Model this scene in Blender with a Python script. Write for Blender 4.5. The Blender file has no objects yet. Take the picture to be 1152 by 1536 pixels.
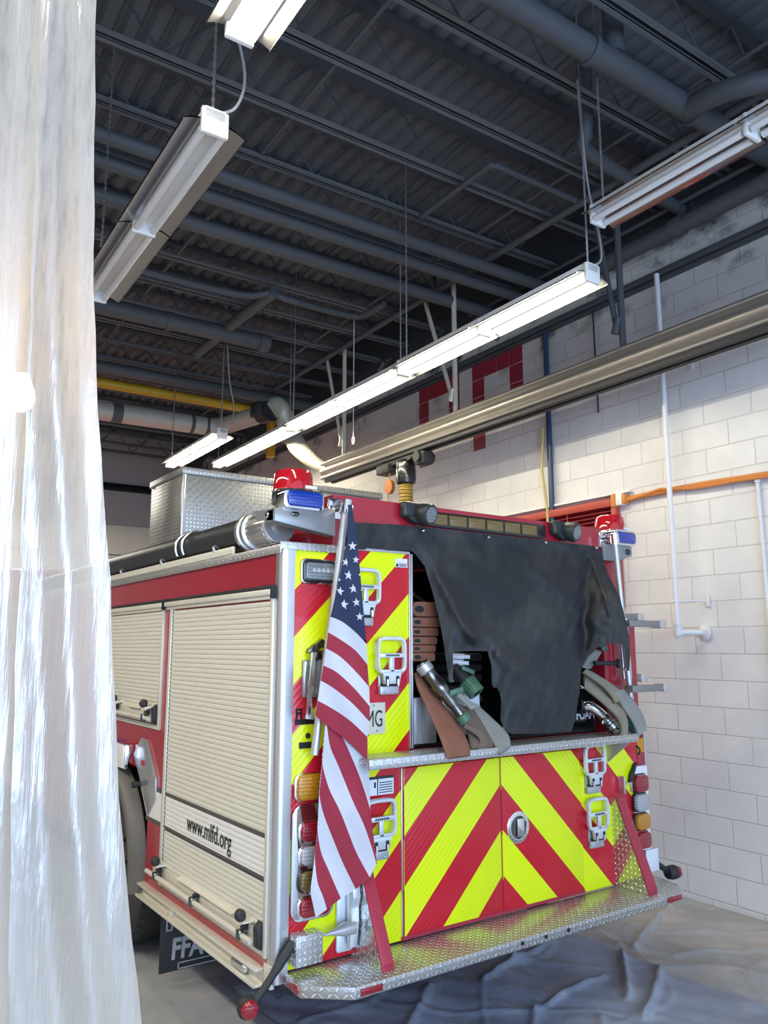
import bpy, bmesh, math, random
from mathutils import Vector, Matrix
random.seed(7)
D = bpy.data
SC = bpy.context.scene
COL = SC.collection
PI = math.pi
R = math.radians

# ------------------------------------------------------------------ camera frame
# World frame: origin on the floor under the rear corner of the truck, X across its rear, Y towards its cab.
F = 1184.2
PIT, YAW, BY = R(9.66), R(35.2), R(-1.57)
CAM = Vector((-1.672, -3.175, 1.851))
_rt = Vector((math.cos(YAW), -math.sin(YAW), 0))
_fh = Vector((math.sin(YAW), math.cos(YAW), 0))
_fw = _fh*math.cos(PIT) + Vector((0, 0, 1))*math.sin(PIT)
_up = Vector((0, 0, 1))*math.cos(PIT) - _fh*math.sin(PIT)
B = Matrix.Rotation(BY, 4, 'Z')          # the building stands 1.57 degrees off the truck
I4 = Matrix.Identity(4)

def at(u, v, ax, val):
    """measured photo point -> point on the real plane axis=val"""
    r = _rt*(u-576) - _up*(v-768) + _fw*F
    t = (val - CAM[ax])/r[ax]
    return CAM + r*t

cam_d = D.cameras.new('camera'); cam = D.objects.new('camera', cam_d); COL.objects.link(cam)
cam.location = CAM; cam.rotation_euler = (PI/2+PIT, 0, -YAW)
cam_d.sensor_fit = 'VERTICAL'; cam_d.sensor_height = 24; cam_d.lens = 24*F/1536
cam_d.clip_start = .05; cam_d.clip_end = 100
SC.camera = cam

# ------------------------------------------------------------------ materials
class Mat:
    def __init__(s, name):
        s.m = D.materials.new(name); s.m.use_nodes = True
        s.nt = s.m.node_tree; s.n = s.nt.nodes; s.l = s.nt.links
        s.b = s.n['Principled BSDF']; s.out = s.n['Material Output']
    def node(s, t, **kw):
        n = s.n.new(t)
        for k, v in kw.items(): setattr(n, k, v)
        return n
    def put(s, sock, v):
        if hasattr(v, 'is_linked') or hasattr(v, 'links'): s.l.new(v, sock)
        else:
            if isinstance(v, tuple) and len(v) == 3 and sock.type == 'RGBA': v = (*v, 1)
            sock.default_value = v
    def math(s, op, a, b=0.0, c=0.0):
        n = s.node('ShaderNodeMath', operation=op)
        s.put(n.inputs[0], a); s.put(n.inputs[1], b); s.put(n.inputs[2], c)
        return n.outputs[0]
    def uv(s):
        t = s.node('ShaderNodeTexCoord'); x = s.node('ShaderNodeSeparateXYZ')
        s.l.new(t.outputs['UV'], x.inputs[0]); return x.outputs[0], x.outputs[1], t.outputs['UV']
    def obj(s):
        return s.node('ShaderNodeTexCoord').outputs['Object']
    def noise(s, vec, scale, detail=3, rough=.5, dist=0):
        n = s.node('ShaderNodeTexNoise')
        if vec is not None: s.l.new(vec, n.inputs['Vector'])
        n.inputs['Scale'].default_value = scale; n.inputs['Detail'].default_value = detail
        n.inputs['Roughness'].default_value = rough; n.inputs['Distortion'].default_value = dist
        return n.outputs['Fac']
    def ramp(s, fac, lo, hi, a=0., b=1.):
        n = s.node('ShaderNodeMapRange'); n.clamp = True
        s.put(n.inputs[0], fac); n.inputs[1].default_value = lo; n.inputs[2].default_value = hi
        n.inputs[3].default_value = a; n.inputs[4].default_value = b
        return n.outputs[0]
    def mix(s, fac, a, b):
        n = s.node('ShaderNodeMix', data_type='RGBA')
        s.put(n.inputs[0], fac); s.put(n.inputs[6], a); s.put(n.inputs[7], b)
        return n.outputs[2]
    def mapping(s, vec, scale=(1, 1, 1), rot=(0, 0, 0)):
        n = s.node('ShaderNodeMapping'); s.l.new(vec, n.inputs[0])
        n.inputs['Scale'].default_value = scale; n.inputs['Rotation'].default_value = rot
        return n.outputs[0]
    def bump(s, h, strength=.5, dist=.01):
        n = s.node('ShaderNodeBump'); n.inputs['Strength'].default_value = strength
        n.inputs['Distance'].default_value = dist; s.l.new(h, n.inputs['Height'])
        s.l.new(n.outputs[0], s.b.inputs['Normal'])
    def set(s, col=None, rough=None, metal=None, coat=None, spec=None, emis=None, es=None, trans=None, alpha=None):
        i = s.b.inputs
        for k, v in (('Base Color', col), ('Roughness', rough), ('Metallic', metal), ('Coat Weight', coat),
                     ('Specular IOR Level', spec), ('Emission Color', emis), ('Emission Strength', es),
                     ('Transmission Weight', trans), ('Alpha', alpha)):
            if v is not None: s.put(i[k], v)
        return s

def simple(name, col, rough=.5, metal=0., coat=0., var=.12, nscale=6., bump=0., bscale=60., **kw):
    m = Mat(name)
    o = m.obj()
    f = m.noise(o, nscale, 4)
    lo = tuple(c*(1-var) for c in col); hi = tuple(min(1, c*(1+var)) for c in col)
    m.set(m.mix(f, lo, hi), rough, metal, coat, **kw)
    if bump: m.bump(m.noise(o, bscale, 3), bump, .004)
    return m.m

def lens(name, col, es=0.):
    m = Mat(name); x, y, v = m.uv()
    w = m.math('ABSOLUTE', m.math('SINE', m.math('MULTIPLY', x, 320.)))
    w2 = m.math('ABSOLUTE', m.math('SINE', m.math('MULTIPLY', y, 200.)))
    f = m.math('MULTIPLY', w, w2)
    m.set(m.mix(f, tuple(c*.62 for c in col), col), .12, 0, .6, emis=col, es=es)
    m.bump(f, .35, .004)
    return m.m

def diamond(name, col=(.54, .54, .53), freq=40., rough=.36, strength=.9):
    m = Mat(name); x, y, v = m.uv()
    px = m.math('MULTIPLY', x, freq); py = m.math('MULTIPLY', y, freq)
    cx = m.math('FLOOR', px); cy = m.math('FLOOR', py)
    lx = m.math('SUBTRACT', m.math('FRACT', px), .5); ly = m.math('SUBTRACT', m.math('FRACT', py), .5)
    par = m.math('FLOORED_MODULO', m.math('ADD', cx, cy), 2.)
    sg = m.math('SUBTRACT', m.math('MULTIPLY', par, 2.), 1.)
    ly2 = m.math('MULTIPLY', ly, sg)
    a = m.math('ADD', lx, ly2); b = m.math('SUBTRACT', lx, ly2)
    e = m.math('ADD', m.math('POWER', m.math('DIVIDE', m.math('ABSOLUTE', a), .74), 2.), m.math('POWER', m.math('DIVIDE', m.math('ABSOLUTE', b), .24), 2.))
    h = m.ramp(m.math('SUBTRACT', 1., e), 0., .6)
    n = m.noise(m.obj(), 9., 4)
    c = m.mix(n, tuple(k*.82 for k in col), col)
    hl = tuple(min(1, k*1.9) for k in col)  # painted glint: raised lozenges get a brighter base colour than the plate
    m.set(m.mix(h, c, hl), m.ramp(h, 0, 1, rough+.06, rough-.1), .9)
    m.bump(h, strength, .006)
    return m.m

RED_R = (.56, .006, .020); LIME = (.76, .87, .0)
def stripes(name, kind):
    m = Mat(name); x, z, v = m.uv()
    if kind == 'up':                       # bands rising away from the kerb side, 45 degrees
        d = m.math('SUBTRACT', z, x)
        per = m.ramp(m.math('GREATER_THAN', d, 1.1855), 0, 1, .2235, .2129)
        k = m.math('DIVIDE', m.math('SUBTRACT', 1.1855, d), per)
    else:
        d = m.math('ADD', z, x)
        k = m.math('DIVIDE', m.math('SUBTRACT', 2.446, d), .2235)
    par = m.math('FLOORED_MODULO', m.math('FLOOR', k), 2.)
    n = m.noise(m.obj(), 5., 3)
    red = m.mix(n, tuple(c*.88 for c in RED_R), RED_R); lime = m.mix(n, tuple(c*.92 for c in LIME), LIME)
    m.set(m.mix(par, red, lime), .30, 0, .15)
    rd = m.math('SINE', m.math('MULTIPLY', d, 190.))
    m.bump(rd, .12, .003)
    return m.m

def block_wall():
    m = Mat('painted_block_wall'); y, z, v = m.uv()
    br = m.node('ShaderNodeTexBrick'); mp = m.node('ShaderNodeMapping'); m.l.new(v, mp.inputs[0])
    mp.inputs['Location'].default_value = (-.157+.2, -3.355+.195*20, 0)
    m.l.new(mp.outputs[0], br.inputs['Vector'])
    br.inputs['Scale'].default_value = 1.; br.inputs['Mortar Size'].default_value = .006
    br.inputs['Mortar Smooth'].default_value = .6
    br.inputs['Brick Width'].default_value = .4; br.inputs['Row Height'].default_value = .195
    br.inputs['Color1'].default_value = (.79, .785, .76, 1); br.inputs['Color2'].default_value = (.745, .74, .72, 1)
    br.inputs['Mortar'].default_value = (.60, .585, .545, 1); br.offset = .5
    n1 = m.noise(v, 1.3, 5, .6); n2 = m.noise(v, 9., 4)
    c = m.mix(m.ramp(n1, .35, .75), br.outputs['Color'], (.60, .60, .605))
    # black overspray creeping down from the roof line
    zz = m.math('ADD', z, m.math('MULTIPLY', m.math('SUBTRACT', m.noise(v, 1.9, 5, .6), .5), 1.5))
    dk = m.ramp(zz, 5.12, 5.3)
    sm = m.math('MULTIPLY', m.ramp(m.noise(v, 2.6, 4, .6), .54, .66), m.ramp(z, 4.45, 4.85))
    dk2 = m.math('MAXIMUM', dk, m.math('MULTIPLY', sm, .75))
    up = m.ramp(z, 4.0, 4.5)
    c = m.mix(m.math('MULTIPLY', up, .45), c, (.34, .315, .29))  # lamp falloff painted in: upper wall colour darkened towards brown
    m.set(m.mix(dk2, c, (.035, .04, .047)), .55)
    h = m.math('ADD', m.math('MULTIPLY', br.outputs['Fac'], -1.), m.math('MULTIPLY', n2, .25))
    m.bump(h, .55, .008)
    return m.m

def concrete():
    m = Mat('stained_concrete'); x, y, v = m.uv()
    n = m.noise(v, 1.2, 6, .65); n2 = m.noise(v, 14., 4); n3 = m.noise(v, 3., 5, .7, 1.)
    c = m.mix(m.ramp(n, .3, .7), (.24, .245, .25), (.44, .435, .43))
    c = m.mix(m.ramp(n3, .58, .66), c, (.45, .45, .44))
    m.set(c, m.ramp(n2, .3, .7, .35, .6)); m.bump(n2, .2, .006)
    return m.m

def cloth(name, a, b, c3):
    m = Mat(name); x, y, v = m.uv()
    n = m.noise(v, 1.6, 6, .65, .4); n2 = m.noise(v, 26., 4); n3 = m.noise(v, 3.2, 5, .7, .8)
    c = m.mix(m.ramp(n, .3, .7), a, b); c = m.mix(m.ramp(n3, .56, .72), c, c3)
    m.set(c, .48, 0, 0, .4); m.bump(m.math('ADD', n3, m.math('MULTIPLY', n2, .2)), .5, .02)
    return m.m

def tarp_mat():
    m = Mat('dusty_black_vinyl'); x, z, v = m.uv()
    n = m.noise(m.mapping(v, (1, 1, 1), (0, 0, .6)), 3.2, 5, .6, .5); n2 = m.noise(v, 260., 2); n3 = m.noise(v, 12., 4)
    c = m.mix(m.ramp(n, .48, .85), (.017, .0185, .021), (.068, .064, .058))
    m.set(c, m.ramp(n3, .3, .7, .50, .66), 0, 0, .4)
    m.bump(m.math('ADD', m.math('MULTIPLY', n2, .12), n3), .35, .006)
    return m.m

def sheet_mat():
    m = Mat('clear_poly_sheet'); v = m.obj()
    st = m.noise(m.mapping(v, (34, 0, .8)), 1., 5, .6)
    cr = m.noise(m.mapping(v, (60, 0, 9)), 1., 4, .6)
    n0 = m.noise(m.mapping(v, (9, 0, .35)), 1., 4)
    dif = m.node('ShaderNodeBsdfDiffuse'); dif.inputs[0].default_value = (.66, .635, .595, 1)
    trl = m.node('ShaderNodeBsdfTranslucent'); trl.inputs[0].default_value = (.70, .675, .63, 1)
    gl = m.node('ShaderNodeBsdfGlossy'); gl.inputs[0].default_value = (1, 1, 1, 1); gl.inputs['Roughness'].default_value = .16
    tr = m.node('ShaderNodeBsdfTransparent'); tr.inputs[0].default_value = (.96, .97, .98, 1)
    bp = m.node('ShaderNodeBump'); bp.inputs['Strength'].default_value = .45; bp.inputs['Distance'].default_value = .012
    m.l.new(m.math('ADD', m.math('MULTIPLY', cr, .5), st), bp.inputs['Height'])
    for q in (dif, trl, gl): m.l.new(bp.outputs[0], q.inputs['Normal'])
    def mx(f, a, b):
        q = m.node('ShaderNodeMixShader'); m.put(q.inputs[0], f); m.l.new(a, q.inputs[1]); m.l.new(b, q.inputs[2]); return q.outputs[0]
    body = mx(.55, dif.outputs[0], trl.outputs[0])
    body = mx(m.ramp(cr, .45, .7, .10, .34), body, gl.outputs[0])
    o = mx(m.ramp(n0, .32, .68, .70, .90), tr.outputs[0], body)
    m.l.new(o, m.out.inputs['Surface'])
    return m.m

def shutter_mat(name, col):
    m = Mat(name); x, z, v = m.uv()
    n = m.noise(m.mapping(v, (1.2, 8, 1)), 1.5, 4)
    m.set(m.mix(n, tuple(c*.93 for c in col), col), .42, .25)
    return m.m

def ribs_mat(name, a, b, freq):
    m = Mat(name); x, y, v = m.uv()
    w = m.ramp(m.math('SINE', m.math('MULTIPLY', y, freq)), -.3, .3)
    m.set(m.mix(w, a, b), .5); m.bump(w, .4, .006)
    return m.m

RED = simple('red_truck_paint', (.35, .014, .028), .24, 0, .45, .06, 2.)
RED_EDGE = simple('red_reflective_edge', (.36, .02, .045), .35, 0, .2, .08)
CHEV_L = stripes('chevron_sheeting_rising', 'up')
CHEV_R = stripes('chevron_sheeting_falling', 'down')
DIAM = diamond('diamond_plate')
DIAM_BIG = diamond('diamond_plate_box', (.36, .36, .34), 36., .38, 1.)
DIAM_MIRROR = diamond('polished_diamond_plate', (.62, .62, .60), 36., .14, .5)
ALU = simple('brushed_aluminium', (.66, .66, .67), .3, .95, 0, .06, 12.)
ALU_DULL = simple('dull_aluminium', (.52, .53, .55), .42, .7, 0, .08, 8.)
CHROME = simple('chrome', (.80, .80, .80), .09, 1., 0, .03)
STEP_M = simple('cast_aluminium', (.72, .76, .80), .32, .55, 0, .06, 20.)
CREAM = shutter_mat('champagne_shutter', (.80, .765, .66))
CREAM_W = shutter_mat('white_reflective_band', (.88, .87, .84))
CREAM_D = shutter_mat('grey_pinstripe', (.10, .095, .095))
CREAM_P = simple('champagne_metal', (.70, .66, .56), .36, .25, 0, .06)
BLACK = simple('black_rubber', (.018, .019, .021), .6, 0, 0, .2, 10., .2, 90.)
BLACK_G = simple('black_gloss', (.012, .013, .015), .25, 0, .2)
DARK = simple('dark_recess', (.010, .011, .013), .7)
GREY_R = simple('weathered_rubber', (.115, .105, .09), .55, 0, 0, .3, 5.)
TIRE = simple('tyre_rubber', (.040, .037, .034), .7, 0, 0, .3, 9., .3, 40.)
TUBE_B = simple('suction_hose_black', (.020, .022, .025), .42, 0, 0, .2, 5.)
BRACKET = simple('grey_painted_bracket', (.30, .31, .32), .36, .5, 0, .05)
SPOT = simple('charcoal_plastic', (.022, .026, .025), .42, 0, 0, .12, 12.)
L_RED = lens('red_lens', (.36, .008, .02)); L_BLUE = lens('blue_lens', (.006, .04, .36), .12)
L_AMB = lens('amber_lens', (.62, .26, .008)); L_CLR = lens('clear_lens', (.50, .49, .50)); L_AMBD = lens('dark_amber_lens', (.20, .13, .03))
L_DOME = simple('red_dome', (.42, .008, .016), .08, 0, .8, .05)
L_GLASS = lens('scene_light_glass', (.20, .22, .23))
WHITE = simple('white_enamel', (.78, .77, .74), .4, 0, 0, .03)
WHITE_D = simple('white_decal', (.70, .72, .76), .4, 0, 0, .05, 30.)
BLUE_D = simple('blue_decal', (.03, .16, .40), .4)
ORANGE_R = simple('orange_tape', (.62, .24, .01), .35)
PLATE = simple('cream_licence_plate', (.62, .60, .50), .4, 0, 0, .06)
INK = simple('black_ink', (.02, .02, .022), .5)
INK_W = simple('worn_white_ink', (.38, .39, .40), .7, 0, 0, .4, 60.)
TARP = tarp_mat()
H_OR = simple('orange_fire_hose', (.215, .085, .050), .75, 0, 0, .25, 18., .5, 140.)
H_BR = simple('brown_fire_hose', (.15, .105, .08), .8, 0, 0, .3, 16., .5, 140.)
H_KH = simple('khaki_fire_hose', (.235, .21, .15), .8, 0, 0, .25, 14., .5, 140.)
H_GR = simple('grey_fire_hose', (.24, .24, .215), .8, 0, 0, .2, 14., .5, 140.)
GREEN = simple('green_bumper_rubber', (.06, .14, .085), .45, 0, 0, .2, 20.)
CHROME_D = simple('smoked_chrome', (.17, .165, .15), .2, 1., 0, .3, 14.)
F_RED = simple('flag_red', (.33, .022, .045), .8, 0, 0, .12, 10., .3, 400.)
F_WHITE = simple('flag_white', (.60, .60, .64), .8, 0, 0, .06, 10., .3, 400.)
F_BLUE = simple('flag_blue', (.018, .028, .072), .8, 0, 0, .15, 10., .3, 400.)
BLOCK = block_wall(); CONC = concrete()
CLOTH_A = cloth('blue_grey_drop_sheet', (.19, .22, .29), (.30, .33, .40), (.38, .39, .42))
CLOTH_B = cloth('brown_grey_drop_sheet', (.27, .265, .265), (.38, .37, .365), (.46, .37, .34))
CEIL = simple('charcoal_roof_paint', (.075, .085, .10), .75, 0, 0, .15, 3.)
CEIL_D = simple('dark_deck_paint', (.105, .114, .128), .8, 0, 0, .2, 2.)
JOIST = simple('grey_joist_paint', (.105, .113, .125), .65, 0, 0, .12, 3.)
WEB = simple('dark_web_paint', (.05, .057, .068), .8)
PIPE_D = simple('charcoal_pipe_paint', (.064, .069, .077), .6, 0, 0, .12, 4.)
FARW = simple('grey_far_wall', (.40, .40, .41), .7, 0, 0, .1, 1.5)
DOORW = simple('white_bay_door', (.74, .72, .66), .5, 0, 0, .05)
LITREF = simple('white_reflector', (.12, .12, .118), .45, .1, 0, .03)
MIRROR = simple('mirror_reflector', (.42, .41, .42), .14, 1., 0, .05, 2.)
YELLOW = simple('yellow_gas_pipe', (.55, .33, .02), .5)
DUCT = simple('galvanised_duct', (.42, .41, .37), .5, .15, 0, .12, 5.)
DUCT_W = simple('ivory_duct', (.60, .58, .47), .42, .2, 0, .06, 5.)
RAIL = simple('anodised_rail', (.36, .345, .315), .42, .7, 0, .06, 4.)
HOSE_Y = ribs_mat('yellow_corrugated_hose', (.05, .035, .01), (.55, .36, .05), 330.)
LOUV = simple('red_louvre_paint', (.26, .014, .022), .5, 0, 0, .1)
BRICK_R = simple('red_painted_block', (.27, .016, .035), .5, 0, 0, .12)
ORANGE = simple('orange_cord', (.60, .22, .05), .5)
WIRE_G = simple('grey_cord', (.32, .33, .33), .5)
PIPE_W = simple('white_painted_pipe', (.68, .68, .69), .45, 0, 0, .05)
BLUE_P = simple('dark_blue_hose', (.02, .045, .10), .4)
RUST = simple('orange_reel', (.34, .12, .03), .5, .3)
SHEET = sheet_mat()
def emit(name, col, s):
    m = Mat(name); m.set((.9, .9, .9), .4, emis=col, es=s); return m.m
LAMP_ON = emit('lit_fluorescent_tube', (1., .96, .84), 2.6)
LAMP_OFF = simple('unlit_fluorescent_tube', (.70, .70, .70), .25, 0, .3, .03)
BULB = emit('warm_bulb', (1., .62, .22), 60.)

# ------------------------------------------------------------------ geometry builder
def basis(d):
    d = d.normalized(); a = Vector((0, 0, 1)) if abs(d.z) < .9 else Vector((1, 0, 0))
    u = d.cross(a).normalized(); return u, d.cross(u).normalized()

class MB:
    def __init__(s, frame=None):
        s.bm = bmesh.new(); s.fr = frame if frame is not None else I4; s.mi = 0
    def face(s, vs):
        try: f = s.bm.faces.new(vs)
        except ValueError: return None
        f.material_index = s.mi; return f
    def box(s, x0, x1, y0, y1, z0, z1, bev=0, seg=2):
        v = [s.bm.verts.new((x, y, z)) for x in (x0, x1) for y in (y0, y1) for z in (z0, z1)]
        fs = [s.face([v[i] for i in q]) for q in ((0, 1, 3, 2), (4, 6, 7, 5), (0, 4, 5, 1), (2, 3, 7, 6), (0, 2, 6, 4), (1, 5, 7, 3))]
        if bev: s._bev(fs, bev, seg)
        return s
    def _bev(s, fs, bev, seg=2):
        es = list({e for f in fs if f for e in f.edges})
        r = bmesh.ops.bevel(s.bm, geom=es, offset=bev, segments=seg, affect='EDGES', profile=.5)
        for f in r['faces']: f.material_index = s.mi
    def obox(s, c, ux, uy, uz, bev=0):
        """oriented box: centre and three half-axis vectors"""
        c = Vector(c); ux, uy, uz = Vector(ux), Vector(uy), Vector(uz)
        v = [s.bm.verts.new(c+ux*a+uy*b+uz*d) for a in (-1, 1) for b in (-1, 1) for d in (-1, 1)]
        fs = [s.face([v[i] for i in q]) for q in ((0, 1, 3, 2), (4, 6, 7, 5), (0, 4, 5, 1), (2, 3, 7, 6), (0, 2, 6, 4), (1, 5, 7, 3))]
        if bev: s._bev(fs, bev)
        return s
    def tube(s, pts, r, n=12, caps=True, closed=False):
        pts = [Vector(p) for p in pts]; N = len(pts)
        rs = r if isinstance(r, (list, tuple)) else [r]*N
        rings = []; u = None
        for i, p in enumerate(pts):
            if closed: d = pts[(i+1) % N]-pts[i-1]
            else: d = pts[min(i+1, N-1)]-pts[max(i-1, 0)]
            d = d.normalized()
            if u is None: u, w = basis(d)
            else:
                u = (u-d*u.dot(d)).normalized()
            w = d.cross(u).normalized()
            rings.append([s.bm.verts.new(p+u*math.cos(2*PI*k/n)*rs[i]+w*math.sin(2*PI*k/n)*rs[i]) for k in range(n)])
        for i in range(N if closed else N-1):
            a, b = rings[i], rings[(i+1) % N]
            for k in range(n): s.face([a[k], a[(k+1) % n], b[(k+1) % n], b[k]])
        if caps and not closed:
            s.face(rings[0][::-1]); s.face(rings[-1])
        return s
    def cyl(s, p0, p1, r0, r1=None, n=16): return s.tube([p0, p1], [r0, r0 if r1 is None else r1], n)
    def lathe(s, p, axis, prof, n=20):
        """profile [(radius, distance along axis)] turned about the axis through p"""
        p = Vector(p); d = Vector(axis).normalized(); u, w = basis(d); rings = []
        for r, h in prof:
            rings.append([s.bm.verts.new(p+d*h+(u*math.cos(2*PI*k/n)+w*math.sin(2*PI*k/n))*max(r, 1e-4)) for k in range(n)])
        for a, b in zip(rings, rings[1:]):
            for k in range(n): s.face([a[k], a[(k+1) % n], b[(k+1) % n], b[k]])
        s.face(rings[0][::-1]); s.face(rings[-1])
        return s
    def prism(s, pts, vec, bev=0):
        a = [s.bm.verts.new(p) for p in pts]; vec = Vector(vec); b = [s.bm.verts.new(Vector(p)+vec) for p in pts]
        n = len(a); fs = [s.face(a[::-1]), s.face(b)]
        for i in range(n): fs.append(s.face([a[i], a[(i+1) % n], b[(i+1) % n], b[i]]))
        if bev: s._bev(fs, bev)
        return s
    def rbox(s, x0, x1, y0, y1, z0, z1, r, bev=.003):
        """rounded rectangle facing -y, front edge at y0"""
        r = min(r, (x1-x0)/2-.0005, (z1-z0)/2-.0005); pts = []
        for cx, cz, a0 in ((x1-r, z1-r, 0), (x0+r, z1-r, 90), (x0+r, z0+r, 180), (x1-r, z0+r, 270)):
            pts += [(cx+r*math.cos(R(a0+k*15)), cz+r*math.sin(R(a0+k*15))) for k in range(7)]
        rings = []
        mx, mz = (x0+x1)/2, (z0+z1)/2
        def ring(y, d): return [s.bm.verts.new((mx+(px-mx)*(1-2*d/(x1-x0)), y, mz+(pz-mz)*(1-2*d/(z1-z0)))) for px, pz in pts]
        rings = [ring(y1, 0), ring(y0+bev, 0), ring(y0+bev*.3, bev*.3), ring(y0, bev)]
        n = len(pts)
        for a, b in zip(rings, rings[1:]):
            for k in range(n): s.face([a[k], a[(k+1) % n], b[(k+1) % n], b[k]])
        s.face(rings[0][::-1]); s.face(rings[-1]); return s
    def grid(s, rows, closed=False):
        g = [[s.bm.verts.new(p) for p in r] for r in rows]
        for a, b in zip(g, g[1:]):
            for k in range(len(a)-1): s.face([a[k], a[k+1], b[k+1], b[k]])
        return g
    def strip(s, L, Rr, th):
        """flat woven hose between two edge lines, with thickness"""
        L = smooth_line(L, 4); Rr = smooth_line(Rr, 4); n = len(L); rings = []
        for i in range(n):
            a, b = L[i], Rr[i]; d = (L[min(i+1, n-1)]+Rr[min(i+1, n-1)]-L[max(i-1, 0)]-Rr[max(i-1, 0)]).normalized()
            w = (b-a); nn = w.cross(d).normalized()*th*.5
            mid = (a+b)*.5
            rings.append([s.bm.verts.new(mid+w*.5*math.copysign(abs(math.cos(q))**.55, math.cos(q))+nn*math.copysign(abs(math.sin(q))**.8, math.sin(q))) for q in [2*PI*k/14 for k in range(14)]])
        for p, q in zip(rings, rings[1:]):
            for k in range(14): s.face([p[k], p[(k+1) % 14], q[(k+1) % 14], q[k]])
        s.face(rings[0][::-1]); s.face(rings[-1]); return s
    def text(s, body, o, ux, uy, size, sx=1., ext=.001, align='LEFT', bold=0.):
        c = D.curves.new('t', 'FONT'); c.body = body; c.size = size; c.extrude = ext; c.align_x = align; c.offset = bold
        ob = D.objects.new('t', c); me = D.meshes.new_from_object(ob)
        o, ux, uy = Vector(o), Vector(ux).normalized(), Vector(uy).normalized(); uz = ux.cross(uy)
        vs = [s.bm.verts.new(o+ux*v.co.x*sx+uy*v.co.y+uz*v.co.z) for v in me.vertices]
        for p in me.polygons: s.face([vs[i] for i in p.vertices])
        D.objects.remove(ob); D.curves.remove(c); D.meshes.remove(me); return s
    def build(s, name, mats, parent=None, label=None, angle=35, origin=None, smooth=True, rec=True):
        bm = s.bm
        if rec: bmesh.ops.recalc_face_normals(bm, faces=bm.faces)
        uvl = bm.loops.layers.uv.new('UVMap')
        for f in bm.faces:
            nx, ny, nz = (abs(c) for c in f.normal)
            for lp in f.loops:
                c = lp.vert.co
                lp[uvl].uv = (c.y, c.z) if nx >= ny and nx >= nz else ((c.x, c.z) if ny >= nz else (c.x, c.y))
        M = s.fr
        if parent is not None:
            ch = parent; W = I4.copy()
            while ch is not None: W = ch.matrix_basis @ W; ch = ch.parent
            M = W.inverted() @ M
        bm.transform(M)
        me = D.meshes.new(name); 
        o = D.objects.new(name, me); COL.objects.link(o)
        if parent is None:
            if origin is None:
                xs = [v.co for v in bm.verts]
                origin = Vector(((min(c.x for c in xs)+max(c.x for c in xs))/2, (min(c.y for c in xs)+max(c.y for c in xs))/2, min(c.z for c in xs)))
            bm.transform(Matrix.Translation(-Vector(origin))); o.location = origin
        else: o.parent = parent
        bm.to_mesh(me); bm.free()
        for m in (mats if isinstance(mats, (list, tuple)) else [mats]): me.materials.append(m)
        if smooth:
            me.polygons.foreach_set('use_smooth', [True]*len(me.polygons))
            me.set_sharp_from_angle(angle=R(angle))
        if label: o['label'] = label
        return o

def smooth_line(P, k=4):
    P = [Vector(p) for p in P]
    if len(P) < 3: return [P[0].lerp(P[-1], i/k) for i in range(k+1)]
    out = []
    for i in range(len(P)-1):
        p0, p1, p2, p3 = P[max(i-1, 0)], P[i], P[i+1], P[min(i+2, len(P)-1)]
        for j in range(k):
            t = j/k
            out.append(.5*((2*p1)+(p2-p0)*t+(2*p0-5*p1+4*p2-p3)*t*t+(3*p1-p0-3*p2+p3)*t**3))
    out.append(P[-1]); return out

def resample(P, n):
    P = [Vector(p) for p in P]; L = [0]
    for a, b in zip(P, P[1:]): L.append(L[-1]+(b-a).length)
    out = []; j = 0
    for i in range(n):
        t = L[-1]*i/(n-1)
        while j < len(P)-2 and L[j+1] < t: j += 1
        q = (t-L[j])/max(L[j+1]-L[j], 1e-9); out.append(P[j].lerp(P[j+1], min(max(q, 0), 1)))
    return out

def thing(name, label, cat, loc=(0, 0, 0), rz=0, group=None):
    o = D.objects.new(name, None); COL.objects.link(o); o.empty_display_size = .1
    o.location = loc; o.rotation_euler = (0, 0, rz); o['label'] = label; o['category'] = cat
    if group: o['group'] = group
    return o
def tag(o, label, cat, group=None, kind=None):
    o['label'] = label; o['category'] = cat
    if group: o['group'] = group
    if kind: o['kind'] = kind
    return o
def struct(o): o['kind'] = 'structure'; return o

# ================================================================== THE BUILDING (its own frame, B)
XW, YF, YB, XL = 3.79, 12.5, -7.0, -7.5
ZD = 6.0
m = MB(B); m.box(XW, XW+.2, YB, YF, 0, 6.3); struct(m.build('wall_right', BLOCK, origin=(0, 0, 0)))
m = MB(B); m.box(XL, XW, YF, YF+.2, 0, 6.3); struct(m.build('wall_back', FARW, origin=(0, 0, 0)))
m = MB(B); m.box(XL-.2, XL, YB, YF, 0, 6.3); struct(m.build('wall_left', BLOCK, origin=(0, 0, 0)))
m = MB(B); m.box(XL, XW, YB, YF, -.1, 0); struct(m.build('floor', CONC, origin=(0, 0, 0)))
# corrugated roof deck
m = MB(B); prof = []
x = XL
while x < XW:
    prof += [(x, ZD+.04), (x+.03, ZD), (x+.10, ZD), (x+.13, ZD+.04)]; x += .15
m.grid([[(px, YB, pz) for px, pz in prof], [(px, YF, pz) for px, pz in prof]])
m.grid([[(XL, YB, 6.3), (XW, YB, 6.3)], [(XL, YF, 6.3), (XW, YF, 6.3)]])
struct(m.build('ceiling', CEIL_D, origin=(0, 0, 0), smooth=False))
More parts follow.
